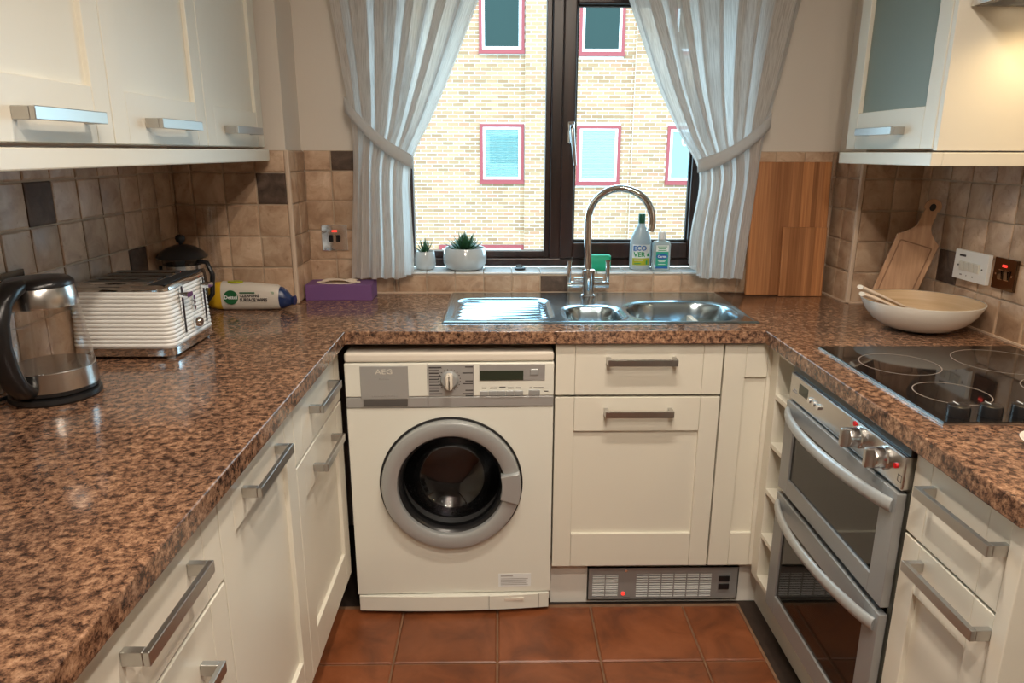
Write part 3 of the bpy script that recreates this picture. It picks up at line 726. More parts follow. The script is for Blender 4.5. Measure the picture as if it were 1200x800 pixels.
    for x0, x1, z0, z1 in [(-.059+.0252*k, -.059+.0252*k+.0238, .7195, .735) for k in range(5)]+[(.081, .114, .7195, .737), (.086, .108, .781, .799)]:
        MB().box(x0, x1, Y0-.010, Y0-.006, z0, z1).build('button', M['wmring'], cp, bevel=.0018)
    b = MB()
    for x, w, z in ((-.053, .012, .741), (-.030, .020, .741), (-.003, .018, .7435), (.021, .018, .741), (.045, .014, .741), (.084, .008, .741), (.096, .028, .741), (.084, .026, .803), (.126, .012, .730)): b.box(x, x+w, Y0-.0068, Y0-.006, z, z+.0025)
    b.build('button_print', M['ink'], cp)
    # door
    D = frame((cx, Y0, cz), (1, 0, 0), (0, 0, 1), (0, -1, 0))
    MB(D).lathe([(.2125, .0005), (.2125, .003), (.206, .004)], 96, cap0=False, cap1=False).build('door_shadow_gap', M['blackm'], t, smooth=40)  # black ring, widened to stand for the shadow gap round the door
    ring = MB(D).loft([[(r*math.cos(2*PI*k/96), r*math.sin(2*PI*k/96), z) for k in range(96)] for r, z in ((.2055, .002), (.2055, .018), (.203, .024), (.197, .027), (.180, .0265), (.167, .024), (.160, .020), (.1575, .012), (.1575, -.004), (.188, -.004))], closed=True).build('door', M['wmring'], t, smooth=35)
    a0, a1 = -.275, .235; pts = []
    def arc(r, z): return [(r*math.cos(a0+(a1-a0)*k/12), r*math.sin(a0+(a1-a0)*k/12), z) for k in range(13)]
    o, i = arc(.2065, .027), arc(.1505, .024)[::-1]
    MB(D).loft([[(x, y, z-.02) for x, y, z in o+i], o+i, [(x*.99+.001, y*.96, z+.011) for x, y, z in o+i]]).build('door_handle', M['wmring'], ring, smooth=30, bevel=.002)
    MB(D).lathe([(.1572, .010), (.152, .006), (.146, -.008), (.143, -.022)], 72, cap0=False, cap1=False).build('inner_bezel', M['black'], ring, smooth=40)
    MB(D).lathe([(.1455, -.008), (.132, -.045), (.118, -.075), (.085, -.098), (.045, -.106), (.004, -.108)], 64, cap0=False).build('door_glass', M['smoke'], ring, smooth=60)
    MB(D).lathe([(.190, -.012), (.172, -.040), (.150, -.066), (.158, -.085)], 64, cap0=False, cap1=False).build('door_seal', M['rubber'], t, smooth=60)
    dm = MB(D).lathe([(.156, -.088), (.235, -.092), (.235, -.36), (.225, -.38), (.004, -.385)], 72, cap0=False).build('drum', M['drum'], t, smooth=40)
    for k in range(3):
        a = -PI/2+.5+k*2*PI/3; ca, sa = math.cos(a), math.sin(a); rg = []
        for z in (-.11, -.35): rg.append([(r*ca-w*sa, r*sa+w*ca, z) for r, w in ((.236, -.04), (.20, -.012), (.19, 0), (.20, .012), (.236, .04))])
        MB(D).loft(rg).build('lifter', M['drum'], dm, smooth=30)
    b = MB(D)
    for row in range(9):
        for k in range(56):
            a = 2*PI*(k+.5*(row % 2))/56; ca, sa = math.cos(a), math.sin(a); z = -.13-row*.024; r = .2335
            b.add([(r*ca-.003*s1*sa, r*sa+.003*s1*ca, z+s2*.006) for s1, s2 in ((-1, -1), (1, -1), (1, 1), (-1, 1))], [(0, 1, 2, 3)])
    tag(b.build('perforations', M['blackm'], dm, recalc=False), kind='stuff')
    # kick panel
    k = MB(); bow = []
    for s in range(13):
        u = s/12; bow.append((X0+.004+u*(X1-X0-.008), Y0-.004-.012*math.sin(PI*u)))
    k.prism(bow+[(X1-.004, Y0+.02), (X0+.004, Y0+.02)], .014, .066)
    kp = k.build('kick_panel', M['wm'], t, bevel=.002)
    def yk(x): return Y0-.004-.012*math.sin(PI*(x-X0-.004)/(X1-X0-.008))
    xs = [-.036, .02, .07, .118]
    MB().prism([(x, yk(x)-.002) for x in xs]+[(x, yk(x)+.002) for x in xs[::-1]], .0165, .064).build('filter_flap', M['wm'], kp)
    MB().box(.012, .072, yk(.04)-.0045, yk(.04)+.0005, .046, .056).build('flap_pull', M['wmstrip'], kp, bevel=.001)
    for x in (-.0365, .1185): MB().box(x-.0005, x+.0005, yk(x)-.0022, yk(x), .0155, .065).build('flap_joint', M['ink'], kp)
    st = MB().box(-.007, .094, Y0-.0006, Y0, .088, .133).build('sticker', M['label'], t)
    b = MB(); b.box(0, .038, Y0-.0011, Y0-.0006, .1235, .1265)
    for q in range(5): b.box(0, .085-.006*(q % 2), Y0-.0011, Y0-.0006, .094+q*.0052, .0955+q*.0052)
    b.build('small_print', M['inkgrey'], st)
washing_machine()

# ------------------------------------------------------------------ oven and hob
def oven():
    y0, y1 = 1.207, 1.749; yc = (y0+y1)/2
    t = thing('double_oven', (XFR, yc, CZ0), 'stainless steel built-under double oven with two bowed handles', 'oven')
    F = frame((XFR, 0, 0), (0, 1, 0), (0, 0, 1), (-1, 0, 0))   # outward positive
    b = MB(); b.box(XFR+.004, 1.33, y0+.004, y0+.018, .15, .866); b.box(XFR+.004, 1.33, y1-.018, y1-.004, .15, .866); b.box(XFR+.004, 1.33, y0+.018, y1-.018, .15, .165); b.box(XFR+.004, 1.33, y0+.018, y1-.018, .852, .866); b.box(1.315, 1.33, y0+.018, y1-.018, .165, .852); b.box(XFR+.03, 1.315, y0+.018, y1-.018, .50, .525)
    b.build('housing', M['ovenin'], t)
    MB(F).box(y0, y1, .848, .864, -.01, .008).build('top_trim', M['black'], t)
    cp = MB(F).box(y0+.002, y1-.002, .776, .847, -.02, .016).build('control_panel', M['steel'], t, bevel=.004)
    for c in (1.278, 1.380):
        G = F @ Matrix.Translation((c, .816, .016))
        k = MB(G).lathe([(.024, 0), (.024, .004), (.0215, .006), (.021, .022), (.0195, .026)], 28).build('knob', M['steel'], cp, smooth=40)
        MB(G).loft([[(x, y, z) for x, y in rrect(-.007+i, .007-i, -.0215+i, .0215-i, .004)] for z, i in ((.02, 0), (.038, .0005), (.041, .003))]).build('grip', M['nickel'], k, smooth=40)
    for u, v in ((1.236, .818), (1.402, .838)): MB(F).cyl((u, v, .016), .0055, .003, 14).build('indicator_lamp', M['redlens'], cp)
    MB(F).box(1.640, 1.690, .806, .832, .016, .0168).build('clock_display', M['lcd'], cp)
    for u in (1.573, 1.597, 1.621): MB(F).cyl((u, .812, .016), .007, .006, 14).build('button', M['chrome'], cp, smooth=40)
    b = MB(F); b.box(1.410, 1.424, .832, .843, .016, .0164); b.box(1.345, 1.352, .826, .836, .016, .0164); b.box(1.700, 1.728, .800, .803, .016, .0164); b.box(1.703, 1.722, .806, .809, .016, .0164)
    b.build('symbols', M['inkgrey'], cp)
    u0, u1, v0, v1 = 1.213, 1.226, .792, .806; b = MB(F)
    for d in ((u0, u1, v0, v0+.0012), (u0, u1, v1-.0012, v1), (u0, u0+.0012, v0, v1), (u1-.0012, u1, v0, v1)): b.box(*d, .016, .0164)
    b.build('symbol', M['ink'], cp)
    def door(z0, z1, gz0, gz1):
        a0, a1 = y0+.003, y1-.003; g0, g1 = a0+.055, a1-.055
        b = MB(F)
        for d in ((a0, g0, z0, z1), (g1, a1, z0, z1), (g0, g1, z0, gz0), (g0, g1, gz1, z1)): b.box(*d, .002, .020)
        d = b.build('oven_door', M['steel_d'], t, bevel=.0015)
        MB(F).box(g0-.004, g1+.004, gz0-.004, gz1+.004, .010, .0145).build('door_glass', M['ovenglass'], d)
        # bowed handle
        pts = []; e = .030
        for k in range(25):
            s = k/24; u = a0+.012+s*(a1-a0-.024); bow = .020+.044*(math.sin(PI*s)**.75); pts.append(tuple(F @ Vector((u, z1-e+.006*math.sin(PI*s), bow))))
        MB().tube(pts, .0145, 14, (1.0, .55), up=(0, 0, 1)).build('handle', M['wmring'], d, smooth=50)
        # rack seen behind the glass
        zr = gz0+(gz1-gz0)*.42; b = MB()
        b.tube([(XFR+.03, y0+.03, zr), (XFR+.03, y1-.03, zr)], .0028, 6)
        for k in range(14): yk = y0+.04+k*(y1-y0-.08)/13; b.tube([(XFR+.03, yk, zr), (1.30, yk, zr)], .0016, 5)
        b.build('rack', M['wire'], t)
        return d
    door(.522, .770, .566, .728); door(.160, .505, .215, .450)
oven()
def hob():
    t = thing('ceramic_hob', (1.07, 1.474, WT), 'black ceramic glass hob with four rings and a row of knobs', 'hob')
    z = WT+.0005
    MB().box(.820, 1.320, 1.211, 1.738, z, z+.006).build('glass_top', M['hobglass'], t, bevel=.0006)
    b = MB()
    for d in ((.8185, .820, 1.2095, 1.7395), (1.320, 1.3215, 1.2095, 1.7395), (.820, 1.320, 1.2095, 1.211), (.820, 1.320, 1.738, 1.7395)): b.box(d[0], d[1], d[2], d[3], z, z+.003)
    b.build('edge_trim', M['nickel'], t)
    for x, y, r in ((.940, 1.580, .088), (.935, 1.372, .073), (1.195, 1.598, .105), (1.195, 1.385, .088)):
        b = MB(); n = 64
        b.loft([[(x+q*math.cos(2*PI*k/n), y+q*math.sin(2*PI*k/n), h) for k in range(n)] for q, h in ((r, z+.006), (r, z+.0063), (r-.0024, z+.0063), (r-.0024, z+.006))], closed=True).build('ring', M['ringp'], t)
    for k in range(4):
        x = .866+k*.062; kb = MB().lathe([(.020, 0), (.020, .017), (.0185, .021), (.016, .022)], 28, (x, 1.243, z+.006)).build('knob', M['black'], t, smooth=40)
        MB().box(x-.001, x+.001, 1.246, 1.262, z+.0279, z+.0284).build('pointer', M['txtwhite'], kb)
hob()
# ------------------------------------------------------------------ sink and tap
def sink():
    x0, x1, y0, y1 = -.173, .770, 2.016, 2.474; zb = WT+.0006
    t = thing('kitchen_sink', (.3, 2.245, WT), 'stainless steel inset sink with ribbed drainer, half bowl and main bowl', 'sink')
    def sd(x, y, cx, cy, hx, hy, r):
        qx, qy = abs(x-cx)-hx+r, abs(y-cy)-hy+r
        return math.hypot(max(qx, 0), max(qy, 0))+min(max(qx, qy), 0)-r
    def sm(a): a = min(1, max(0, a)); return a*a*(3-2*a)
    def zf(x, y):
        e = min(x-x0, x1-x, y-y0, y1-y)
        z = .0045*sm(e/.008)-.0015*sm((e-.012)/.006)
        d = sd(x, y, .008, 2.215, .158, .165, .06)
        if d < 0:
            z -= .008*sm(-d/.014)
            s = (x+.15)/.32; w = .052-.020*s; ph = (y-2.215+.0)/w
            z += .0065*(.5+.5*math.cos(2*PI*ph))*sm((-d-.012)/.03)
        d = sd(x, y, .290, 2.145, .088, .108, .062)
        if d < 0.012: z -= .003*sm((.012-d)/.012)
        if d < 0: z -= .10*sm(-d/.034)
        d = sd(x, y, .573, 2.180, .172, .142, .118)
        if d < 0.014: z -= .003*sm((.014-d)/.014)
        if d < 0: z -= .158*sm(-d/.046)
        return zb+z
    def part(name, a, c, st=.0032):
        nx, ny = max(2, int((c-a)/st)), int((y1-y0)/st)
        vs_ = [(a+(c-a)*i/nx, y0+(y1-y0)*j/ny) for j in range(ny+1) for i in range(nx+1)]
        b = MB(); b.v = [(x, y, zf(x, y)) for x, y in vs_]
        b.f = [(j*(nx+1)+i, j*(nx+1)+i+1, (j+1)*(nx+1)+i+1, (j+1)*(nx+1)+i) for j in range(ny) for i in range(nx)]
        return b.build(name, M['sinkm'], t, smooth=80, recalc=False)
    part('drainer', x0, .186); hb = part('half_bowl', .186, .392); mb = part('main_bowl', .392, x1)
    for p, x, y, z in ((hb, .290, 2.145, WT-.1), (mb, .573, 2.18, WT-.158)):
        MB().lathe([(.040, 0), (.038, .003), (.026, .0015), (.004, .001)], 28, (x, y, z+.001)).build('strainer', M['chrome'], p, smooth=50)
    MB().cyl((.573, 2.306, .845), .011, .004, 18, 'y').build('overflow', M['chrome'], mb)
sink()
def tap():
    x, y, z = .304, 2.405, WT+.004
    t = thing('kitchen_tap', (x, y, WT), 'chrome mixer tap with tall swan-neck spout and two levers at the sink', 'tap')
    MB().lathe([(.028, 0), (.028, .006), (.0225, .010), (.0225, .082), (.0235, .083), (.0235, .092), (.018, .096)], 32, (x, y, z)).build('body', M['chrome'], t, smooth=40)
    pts = [(x-.002, y, z+.09), (x-.004, y, z+.15), (x-.006, y, z+.21), (x-.006, y, 1.175)]
    cx, cz, r = x-.006+.103, 1.178, .103
    for k in range(1, 25):
        a = PI-k/24*(PI*1.11); pts.append((cx+r*math.cos(a), y-.05*(1-math.cos(k/24*PI))/2, cz+r*math.sin(a)))
    MB().tube(pts, .0125, 18).build('spout', M['chrome'], t, smooth=60)
    for s in (-1, 1):
        a = MB().tube([(x+s*.02, y, z+.042), (x+s*.072, y, z+.042)], .0105, 16).build('valve', M['chrome'], t, smooth=50)
        MB().tube([(x+s*.066, y, z+.030), (x+s*.066, y, z+.122)], .0075, 14).build('lever', M['chrome'], a, smooth=50)
        MB().lathe([(.0095, 0), (.0095, .004)], 18, (x+s*.066, y, z+.120)).build('lever_cap', M['chrome'], a, smooth=40)
        MB().tube([(x+s*.018, y, z+.060), (x+s*.050, y, z+.060)], .006, 12).build('index_pin', M['chrome'], a, smooth=50)
tap()

# ------------------------------------------------------------------ curtains
def smooth_interp(z, pts):
    zs = [p[0] for p in pts]; xs = [p[1] for p in pts]
    if zs[0] > zs[-1]: zs, xs = zs[::-1], xs[::-1]
    return float(np.mean([np.interp(z+d, zs, xs) for d in (-.04, -.02, 0, .02, .04)]))
def curtain(label, L, R, zb, tie, nf, seed, ycen=2.425, out=1):
    rr = random.Random(seed); nu, nv = 260, 110; ztop = 2.20
    ph = [rr.uniform(-.9, .9) for _ in range(nf+3)]; am = [rr.uniform(.6, 1.25) for _ in range(nf+3)]
    V, F, UV = [], [], []
    for j in range(nv+1):
        v = j/nv
        for i in range(nu+1):
            u = i/nu; zz = ztop+(zb(u)-ztop)*v
            l, r = smooth_interp(zz, L), smooth_interp(zz, R); W = r-l
            k = u*nf; kk = int(k); fr = k-kk
            s = fr*fr*(3-2*fr)
            p = ph[kk]*(1-s)+ph[kk+1]*s; a = am[kk]*(1-s)+am[kk+1]*s
            tz = tie[0]+(u-.5)*tie[1]; gather = math.exp(-((zz-tz)/.10)**2)
            phi = 2*PI*k+p*(1.0-.6*gather)+.5*math.sin(3*zz+6*u)
            A = (.026*a*(1-gather)+.012*gather)
            if zz < tz: A *= .8
            edge = min(1, min(u, 1-u)*9)
            x = l+W*u+edge*(W/nf)*.26*a*math.sin(2*phi)
            y = ycen+A*math.sin(phi)+.003*math.sin(5*zz+7*u)
            V.append((x, y, zz)); UV.append((u, zz))
    for j in range(nv):
        for i in range(nu): q = j*(nu+1)+i; F.append((q, q+1, q+nu+2, q+nu+1))
    b = MB(); b.v = V; b.f = F
    o = b.build('curtain', M['curtain'], None, smooth=180, recalc=False)
    uv = o.data.uv_layers.new(name='UVMap'); idx = np.zeros(len(o.data.loops), dtype=np.int32); o.data.loops.foreach_get('vertex_index', idx)
    uv.data.foreach_set('uv', np.array(UV, dtype=np.float32)[idx].ravel())
    tag(o, label, 'curtain', 'white tied-back curtains'); return o
def tieback(parent, x0, z0, x1, z1, ymid, w=.045, sag=.02, by=.034):
    V, F = [], []; n = 64
    for k in range(n):
        a = 2*PI*k/n; c = (math.cos(a)+1)/2; x = x0+(x1-x0)*c
        z = z0+(z1-z0)*c - sag*math.sin(PI*c)*(1 if math.sin(a) < 0 else .2)
        y = ymid+by*math.sin(a)*(1.0+.0*c)
        for d, ww in ((0, -.5), (.0018, -.17), (.0018, .17), (0, .5)):
            V.append((x, y-d*(1 if math.sin(a) < 0 else -1), z+w*ww*(1-.0*c)))
    for k in range(n):
        for q in range(3): F.append((4*k+q, 4*((k+1) % n)+q, 4*((k+1) % n)+q+1, 4*k+q+1))
    b = MB(); b.v = V; b.f = F; o = b.build('tieback', M['curtain'], parent, smooth=180, recalc=False)
    sd = o.modifiers.new('thick', 'SOLIDIFY'); sd.thickness = .003; return o
cl = curtain('white curtain tied back to the left of the window above the tissue box',
             [(2.2, -.60), (1.854, -.53), (1.55, -.492), (1.45, -.480), (1.335, -.484), (.96, -.512)],
             [(2.2, .09), (1.854, -.065), (1.655, -.148), (1.498, -.222), (1.39, -.286), (1.33, -.300), (1.2, -.298), (1.05, -.292), (.93, -.300)],
             lambda u: .974+.020*(1 if u < .4 else 0)*0+(.0 if u < .55 else .0)+.10*max(0, u-.78), (1.43, -.19), 5, 3)
tieback(cl, -.505, 1.545, -.286, 1.362, 2.425)
cr = curtain('white curtain tied back to the right of the window beside the bamboo board',
             [(2.2, .28), (1.86, .405), (1.606, .508), (1.433, .602), (1.351, .668), (1.28, .672), (1.139, .650), (1.036, .650), (.95, .655)],
             [(2.2, 1.04), (1.86, .95), (1.6, .905), (1.5, .886), (1.434, .872), (1.338, .868), (.95, .846)],
             lambda u: .972+.055*max(0, 1-u/.25), (1.42, .19), 5, 11)
tieback(cr, .662, 1.352, .894, 1.498, 2.425)
t = thing('curtain_rail', (.2, 2.425, 2.21), 'white curtain rail above the window with both curtains', 'curtain rail')
MB().tube([(-.66, 2.425, 2.215), (1.08, 2.425, 2.215)], .010, 12).build('rail', M['white'], t, smooth=50)
for x in (-.6, .2, 1.02): MB().box(x-.01, x+.01, 2.43, YB, 2.205, 2.225).build('bracket', M['white'], t)

# ------------------------------------------------------------------ things on the sill
def leafm(b, base, d, L, w, curl=.25):
    d = Vector(d).normalized(); s = d.cross(Vector((0, 0, 1)))
    s = s.normalized() if s.length > .01 else Vector((1, 0, 0)); up = s.cross(d).normalized()
    rings = []
    for k in range(5):
        u = k/4; c = Vector(base)+d*L*u+up*curl*L*u*u; ww = w*(.75+.5*u if u < .4 else (1-u)*1.55)+.0004; hh = ww*.45
        rings.append([tuple(c+s*ww), tuple(c+up*hh), tuple(c-s*ww), tuple(c-up*hh)])
    b.loft(rings)
def succulent(name, x, y, prof, label, n, spread, L, w, rng_):
    z = .985; t = thing(name, (x, y, z), label, 'plant')
    MB().lathe(prof, 48, (x, y, z+.0004)).build('pot', M['potglaze'], t, smooth=50)
    zr = z+prof[-1][1]; r = prof[-1][0]
    MB().lathe([(r*.99, .001), (.004, .006)], 24, (x, y, zr)).build('soil', M['soil'], t)
    rr = random.Random(rng_)
    for k in range(n):
        a = k*2.39996+rr.uniform(-.2, .2); q = (k+.5)/n; el = spread[1]+(spread[0]-spread[1])*q
        b = MB(); leafm(b, (x+r*.25*q*math.cos(a), y+r*.25*q*math.sin(a), zr+.003), (math.cos(a)*math.cos(el), math.sin(a)*math.cos(el), math.sin(el)), L*rr.uniform(.8, 1.1), w, .18)
        b.build('leaf', M['leaf'], t, smooth=40)
succulent('potted_succulent', -.270, 2.548, [(.026, 0), (.034, .006), (.0385, .022), (.0375, .042), (.034, .064), (.033, .066), (.031, .064), (.031, .056)],
          'small grey glazed pot with upright aloe leaves on the sill', 13, (.55, 1.4), .052, .005, 2)
succulent('potted_succulent', -.127, 2.548, [(.048, 0), (.066, .007), (.078, .026), (.079, .046), (.073, .078), (.071, .080), (.068, .078), (.068, .068)],
          'wide grey glazed bowl pot with bushy dark succulent on the sill', 42, (.12, 1.35), .062, .0075, 5)
t = thing('sink_stopper', (.070, 2.535, .985), 'small black rubber sink stopper lying on the sill', 'stopper')
MB().lathe([(.018, 0), (.020, .003), (.020, .007), (.016, .010)], 24, (.072, 2.535, .9854)).build('plug', M['black'], t, smooth=40)
MB().tube([(.060, 2.535, .9955), (.060, 2.533, 1.001), (.075, 2.532, 1.003), (.080, 2.534, .9955)], .003, 8).build('loop', M['rubber'], t, smooth=50)
t = thing('sponge', (.353, 2.53, .985), 'green washing-up sponge standing behind the tap on the sill', 'sponge')
MB().loft([[(x, y, z) for x, y in rrect(.312+i, .398-i, 2.512+i, 2.556-i, .010)] for z, i in ((.9854, .003), (.989, 0), (1.036, 0), (1.040, .003))]).build('foam', M['green'], t, smooth=40)
def eco_bottle():
    x, y, z = .507, 2.545, .9854
    t = thing('washing_up_bottle', (x, y, z), 'milky washing-up liquid bottle with dark green cap on the sill', 'bottle')
    pr = [(.030, .0, .8), (.0375, .004, .72), (.0385, .02, .70), (.0385, .098, .70), (.034, .120, .72), (.024, .143, .8), (.0135, .158, 1), (.0125, .166, 1)]
    MB().loft([[(x+r*math.cos(2*PI*k/32), y+r*q*math.sin(2*PI*k/32), z+h) for k in range(32)] for r, h, q in pr]).build('body', M['ecobody'], t, smooth=50)
    MB().lathe([(.0125, .166), (.0125, .196), (.011, .199)], 24, (x, y, z)).build('cap', M['capgreen'], t, smooth=40)
    def face(nm, m, xa, xb, za, zb_, d):
        n = 10; R = .0385; P = []
        for k in range(n+1):
            xx = xa+(xb-xa)*k/n; yy = y-R*.70*math.sqrt(max(0, 1-(xx/R)**2))-d; P.append((x+xx, yy))
        b = MB(); b.loft([[(px, py, z+h) for px, py in P]+[(px, py+.0006, z+h) for px, py in P[::-1]] for h in (za, zb_)])
        return b.build(nm, m, t)
    lb = face('label', M['label'], -.031, .031, .018, .092, .0006); face('label_lower', M['lime'], -.0305, .0305, .0185, .044, .0012)
    yy = y-.0385*.70-.0016
    text('ECO', .024, M['blue'], lb, (x-.007, yy, z+.079), (1, 0, 0), (0, 0, 1), bold=.0006); text('VER', .024, M['txtgreen'], lb, (x-.008, yy, z+.0565), (1, 0, 0), (0, 0, 1), bold=.0006)
    MB().tube([(x+.020, yy, z+.0535), (x+.026, yy, z+.054), (x+.0235, yy, z+.062), (x+.0215, yy, z+.054)], .003, 6).build('leaf_mark', M['txtgreen'], lb)
    b = MB(); b.box(x-.026, x+.006, yy-.0006, yy, z+.036, z+.0395); b.build('label_line', M['label'], lb)
    b = MB(); b.box(x-.026, x-.002, yy-.0006, yy, z+.024, z+.0265); b.build('label_line', M['txtgreen'], lb)
    MB().box(x+.016, x+.021, yy-.0006, yy, z+.022, z+.036).build('emblem', M['txtgreen'], lb)
eco_bottle()
def soap_bottle():
    x, y, z = .577, 2.520, .9854
    t = thing('hand_gel_bottle', (x, y, z), 'clear rectangular hand wash bottle with teal label on the sill', 'bottle')
    MB().loft([[(px, py, z+h) for px, py in rrect(x-.0315+i, x+.0315-i, y-.018+j, y+.018-j, .008)] for h, i, j in ((0, .004, .003), (.003, 0, 0), (.095, 0, 0), (.104, .004, .004), (.107, .018, .008), (.115, .0195, .009))]).build('body', M['carebody'], t, smooth=40)
    MB().lathe([(.0135, .112), (.0135, .136), (.012, .139)], 24, (x, y, z)).build('cap', M['sill'], t, smooth=40)
    yy = y-.0183; lb = MB().box(x-.022, x+.022, yy-.0008, yy, z+.010, z+.092).build('label', M['teal'], t)
    MB().box(x-.022, x+.022, yy-.0012, yy-.0008, z+.070, z+.092).build('label_top', M['label'], lb); MB().box(x-.022, x+.022, yy-.0012, yy-.0008, z+.010, z+.017).build('label_foot', M['blue'], lb)
    MB(frame((x, yy-.0008, z+.053), (1, 0, 0), (0, 0, 1), (0, -1, 0))).lathe([(.021, 0), (.021, .0008)], 32, sy=.48).build('label_oval', M['blue'], lb)
    text('Carex', .0125, M['txtwhite'], lb, (x, yy-.0018, z+.0525), (1, 0, 0), (0, 0, 1), bold=.0003)
    b = MB()
    for k, (w, h) in enumerate(((.034, .086), (.026, .079), (.030, .073))): b.box(x-w/2, x+w/2, yy-.0016, yy-.0012, z+h, z+h+.0025)
    b.build('label_print', M['txtgreen'], lb)
    b = MB()
    for w, h in ((.028, .037), (.022, .033), (.026, .024)): b.box(x-w/2, x+w/2, yy-.0012, yy-.0008, z+h, z+h+.0018)
    b.build('label_print', M['txtwhite'], lb)
soap_bottle()

# ------------------------------------------------------------------ left worktop things
def kettle():
    x, y, z = -.917, 1.400, WT+.0005
    t = thing('electric_kettle', (x, y, WT), 'glass electric kettle with steel bands and black handle on the left worktop', 'kettle')
    MB().lathe([(.083, 0), (.085, .004), (.083, .012), (.074, .016)], 48, (x, y, z)).build('power_base', M['black'], t, smooth=40)
    MB().lathe([(.0795, .017), (.081, .019), (.0805, .026)], 48, (x, y, z), cap1=False).build('foot_ring', M['black'], t, smooth=40)
    MB().lathe([(.0815, .026), (.0805, .040), (.0790, .064), (.0770, .066), (.004, .067)], 48, (x, y, z)).build('steel_band', M['steel'], t, smooth=40)
    MB().loft([[(x+r*math.cos(2*PI*k/48), y+r*math.sin(2*PI*k/48), z+h) for k in range(48)] for r, h in ((.0785, .066), (.0745, .11), (.0690, .16), (.0655, .192), (.0635, .192), (.0670, .16), (.0725, .11), (.0765, .067))], closed=True).build('glass_body', M['glass'], t, smooth=50)
    MB().lathe([(.0662, .190), (.0668, .194), (.0625, .228), (.061, .230)], 48, (x, y, z)).build('collar', M['steel'], t, smooth=40)
    MB().lathe([(.0630, .229), (.0625, .236), (.055, .243), (.03, .246), (.004, .246)], 48, (x, y, z)).build('lid', M['black'], t, smooth=50)
    dv = Vector((-.06, -1, 0)).normalized(); o = Vector((x, y, z))
    pr = [(.052, .236), (.082, .232), (.112, .215), (.128, .180), (.130, .135), (.122, .090), (.108, .055), (.090, .036), (.074, .030)]
    h = MB().tube([tuple(o+dv*a+Vector((0, 0, c))) for a, c in pr], [.014, .019, .020, .020, .019, .0185, .018, .018, .015], 14, (.9, 1.35)).build('handle', M['black'], t, smooth=60)
    MB().tube([tuple(o+dv*(a-.0155)+Vector((.012, 0, c-.004))) for a, c in pr[1:-1]], .003, 8).build('handle_trim', M['wmgrey'], h, smooth=60)
    sp = Vector((.06, 1, 0)).normalized(); q = Vector((-sp.y, sp.x, 0)); b = MB()
    b.loft([[tuple(o+sp*a+q*w+Vector((0, 0, c))) for a, w, c in ((.050, -.022*s, .195+k), (.050, .022*s, .195+k), (.066+e, .008*s, .195+k), (.066+e, -.008*s, .195+k))] for k, s, e in ((0, .6, 0), (.02, .9, .012), (.034, 1, .020))])
    b.build('spout', M['steel'], t)
    MB().tube([tuple(o+Vector((-.075, -.03, .006))), (x-.10, y-.09, WT+.006), (x-.115, y-.25, WT+.006), (x-.09, y-.5, WT+.006)], .004, 8).build('power_cord', M['black'], t, smooth=60)
kettle()
def toaster():
    x0, x1, y0, y1, z = -1.030, -.782, 1.650, 1.898, WT
    t = thing('toaster', ((x0+x1)/2, (y0+y1)/2, WT), 'white ribbed four-slice toaster with chrome top and base', 'toaster')
    for x in (x0+.02, x1-.02):
        for y in (y0+.02, y1-.02): MB().cyl((x, y, z+.0003), .010, .008, 12).build('foot', M['wmgrey'], t)
    MB().loft([[(a, c, z+h) for a, c in rrect(x0+i, x1-i, y0+i, y1-i, .022)] for h, i in ((.007, .004), (.009, .001), (.028, .001), (.030, .003))]).build('base', M['chrome'], t, smooth=40)
    rings = []; n = 14; H0, H1 = .030, .166
    for k in range(n):
        a = H0+(H1-H0)*k/n; d = (H1-H0)/n
        for f, i in ((0, .0024), (.25, .0005), (.5, 0), (.75, .0005), (.98, .0024)):
            rings.append([(p, c, z+a+d*f) for p, c in rrect(x0+i+.006*k/n, x1-i-.006*k/n, y0+i+.006*k/n, y1-i-.006*k/n, .024, 6)])
    MB().loft(rings).build('body', M['white'], t, smooth=60)
    tp = MB().loft([[(p, c, z+h) for p, c in rrect(x0+.006+i, x1-.006-i, y0+.006+i, y1-.006-i, .022, 6)] for h, i in ((.166, 0), (.173, .0005), (.178, .005), (.180, .012))]).build('top', M['chrome'], t, smooth=40)
    MB().box(x1-.052, x1-.014, y0+.018, y1-.018, z+.1795, z+.1810).build('top_panel', M['blackm'], tp, bevel=.0005)
    for k in range(4):
        yk = y0+.034+k*.049; MB().box(x0+.026, x1-.062, yk, yk+.030, z+.1795, z+.1815).build('slot', M['black'], tp)
        for dd in (-.003, .030): MB().box(x0+.024, x1-.060, yk+dd, yk+dd+.003, z+.1795, z+.184).build('slot_rail', M['chrome'], tp)
    for yk in (1.718, 1.845):
        s = MB().box(x1-.004, x1+.0015, yk-.0045, yk+.0045, z+.050, z+.166).build('lever_slot', M['black'], t, bevel=.002)
        b = MB()
        for e in (-.0055, .0045): b.box(x1-.002, x1+.0025, yk+e, yk+e+.001, z+.048, z+.168)
        b.build('slot_trim', M['chrome'], s)
        MB().loft([[(x1+px, yk+a, z+.148+h) for a, h in rrect(-.016, .016, -.006, .006, .005, 3)] for px in (.002, .020, .022)]).build('lever', M['chrome'], s, smooth=40)
    for zz in (.128, .115, .102): MB().cyl((x1-.003, 1.783, z+zz), .006, .006, 14, 'x').build('button', M['chrome'], t, smooth=40)
    d = MB().lathe([(.0135, 0), (.0135, .004), (.012, .016), (.0105, .018)], 24).build('dial', M['chrome'], t, smooth=40, local=True); d.location = Vector((x1-.002, 1.782, z+.064))-OFF[t]; d.rotation_euler = (0, PI/2, 0)
toaster()
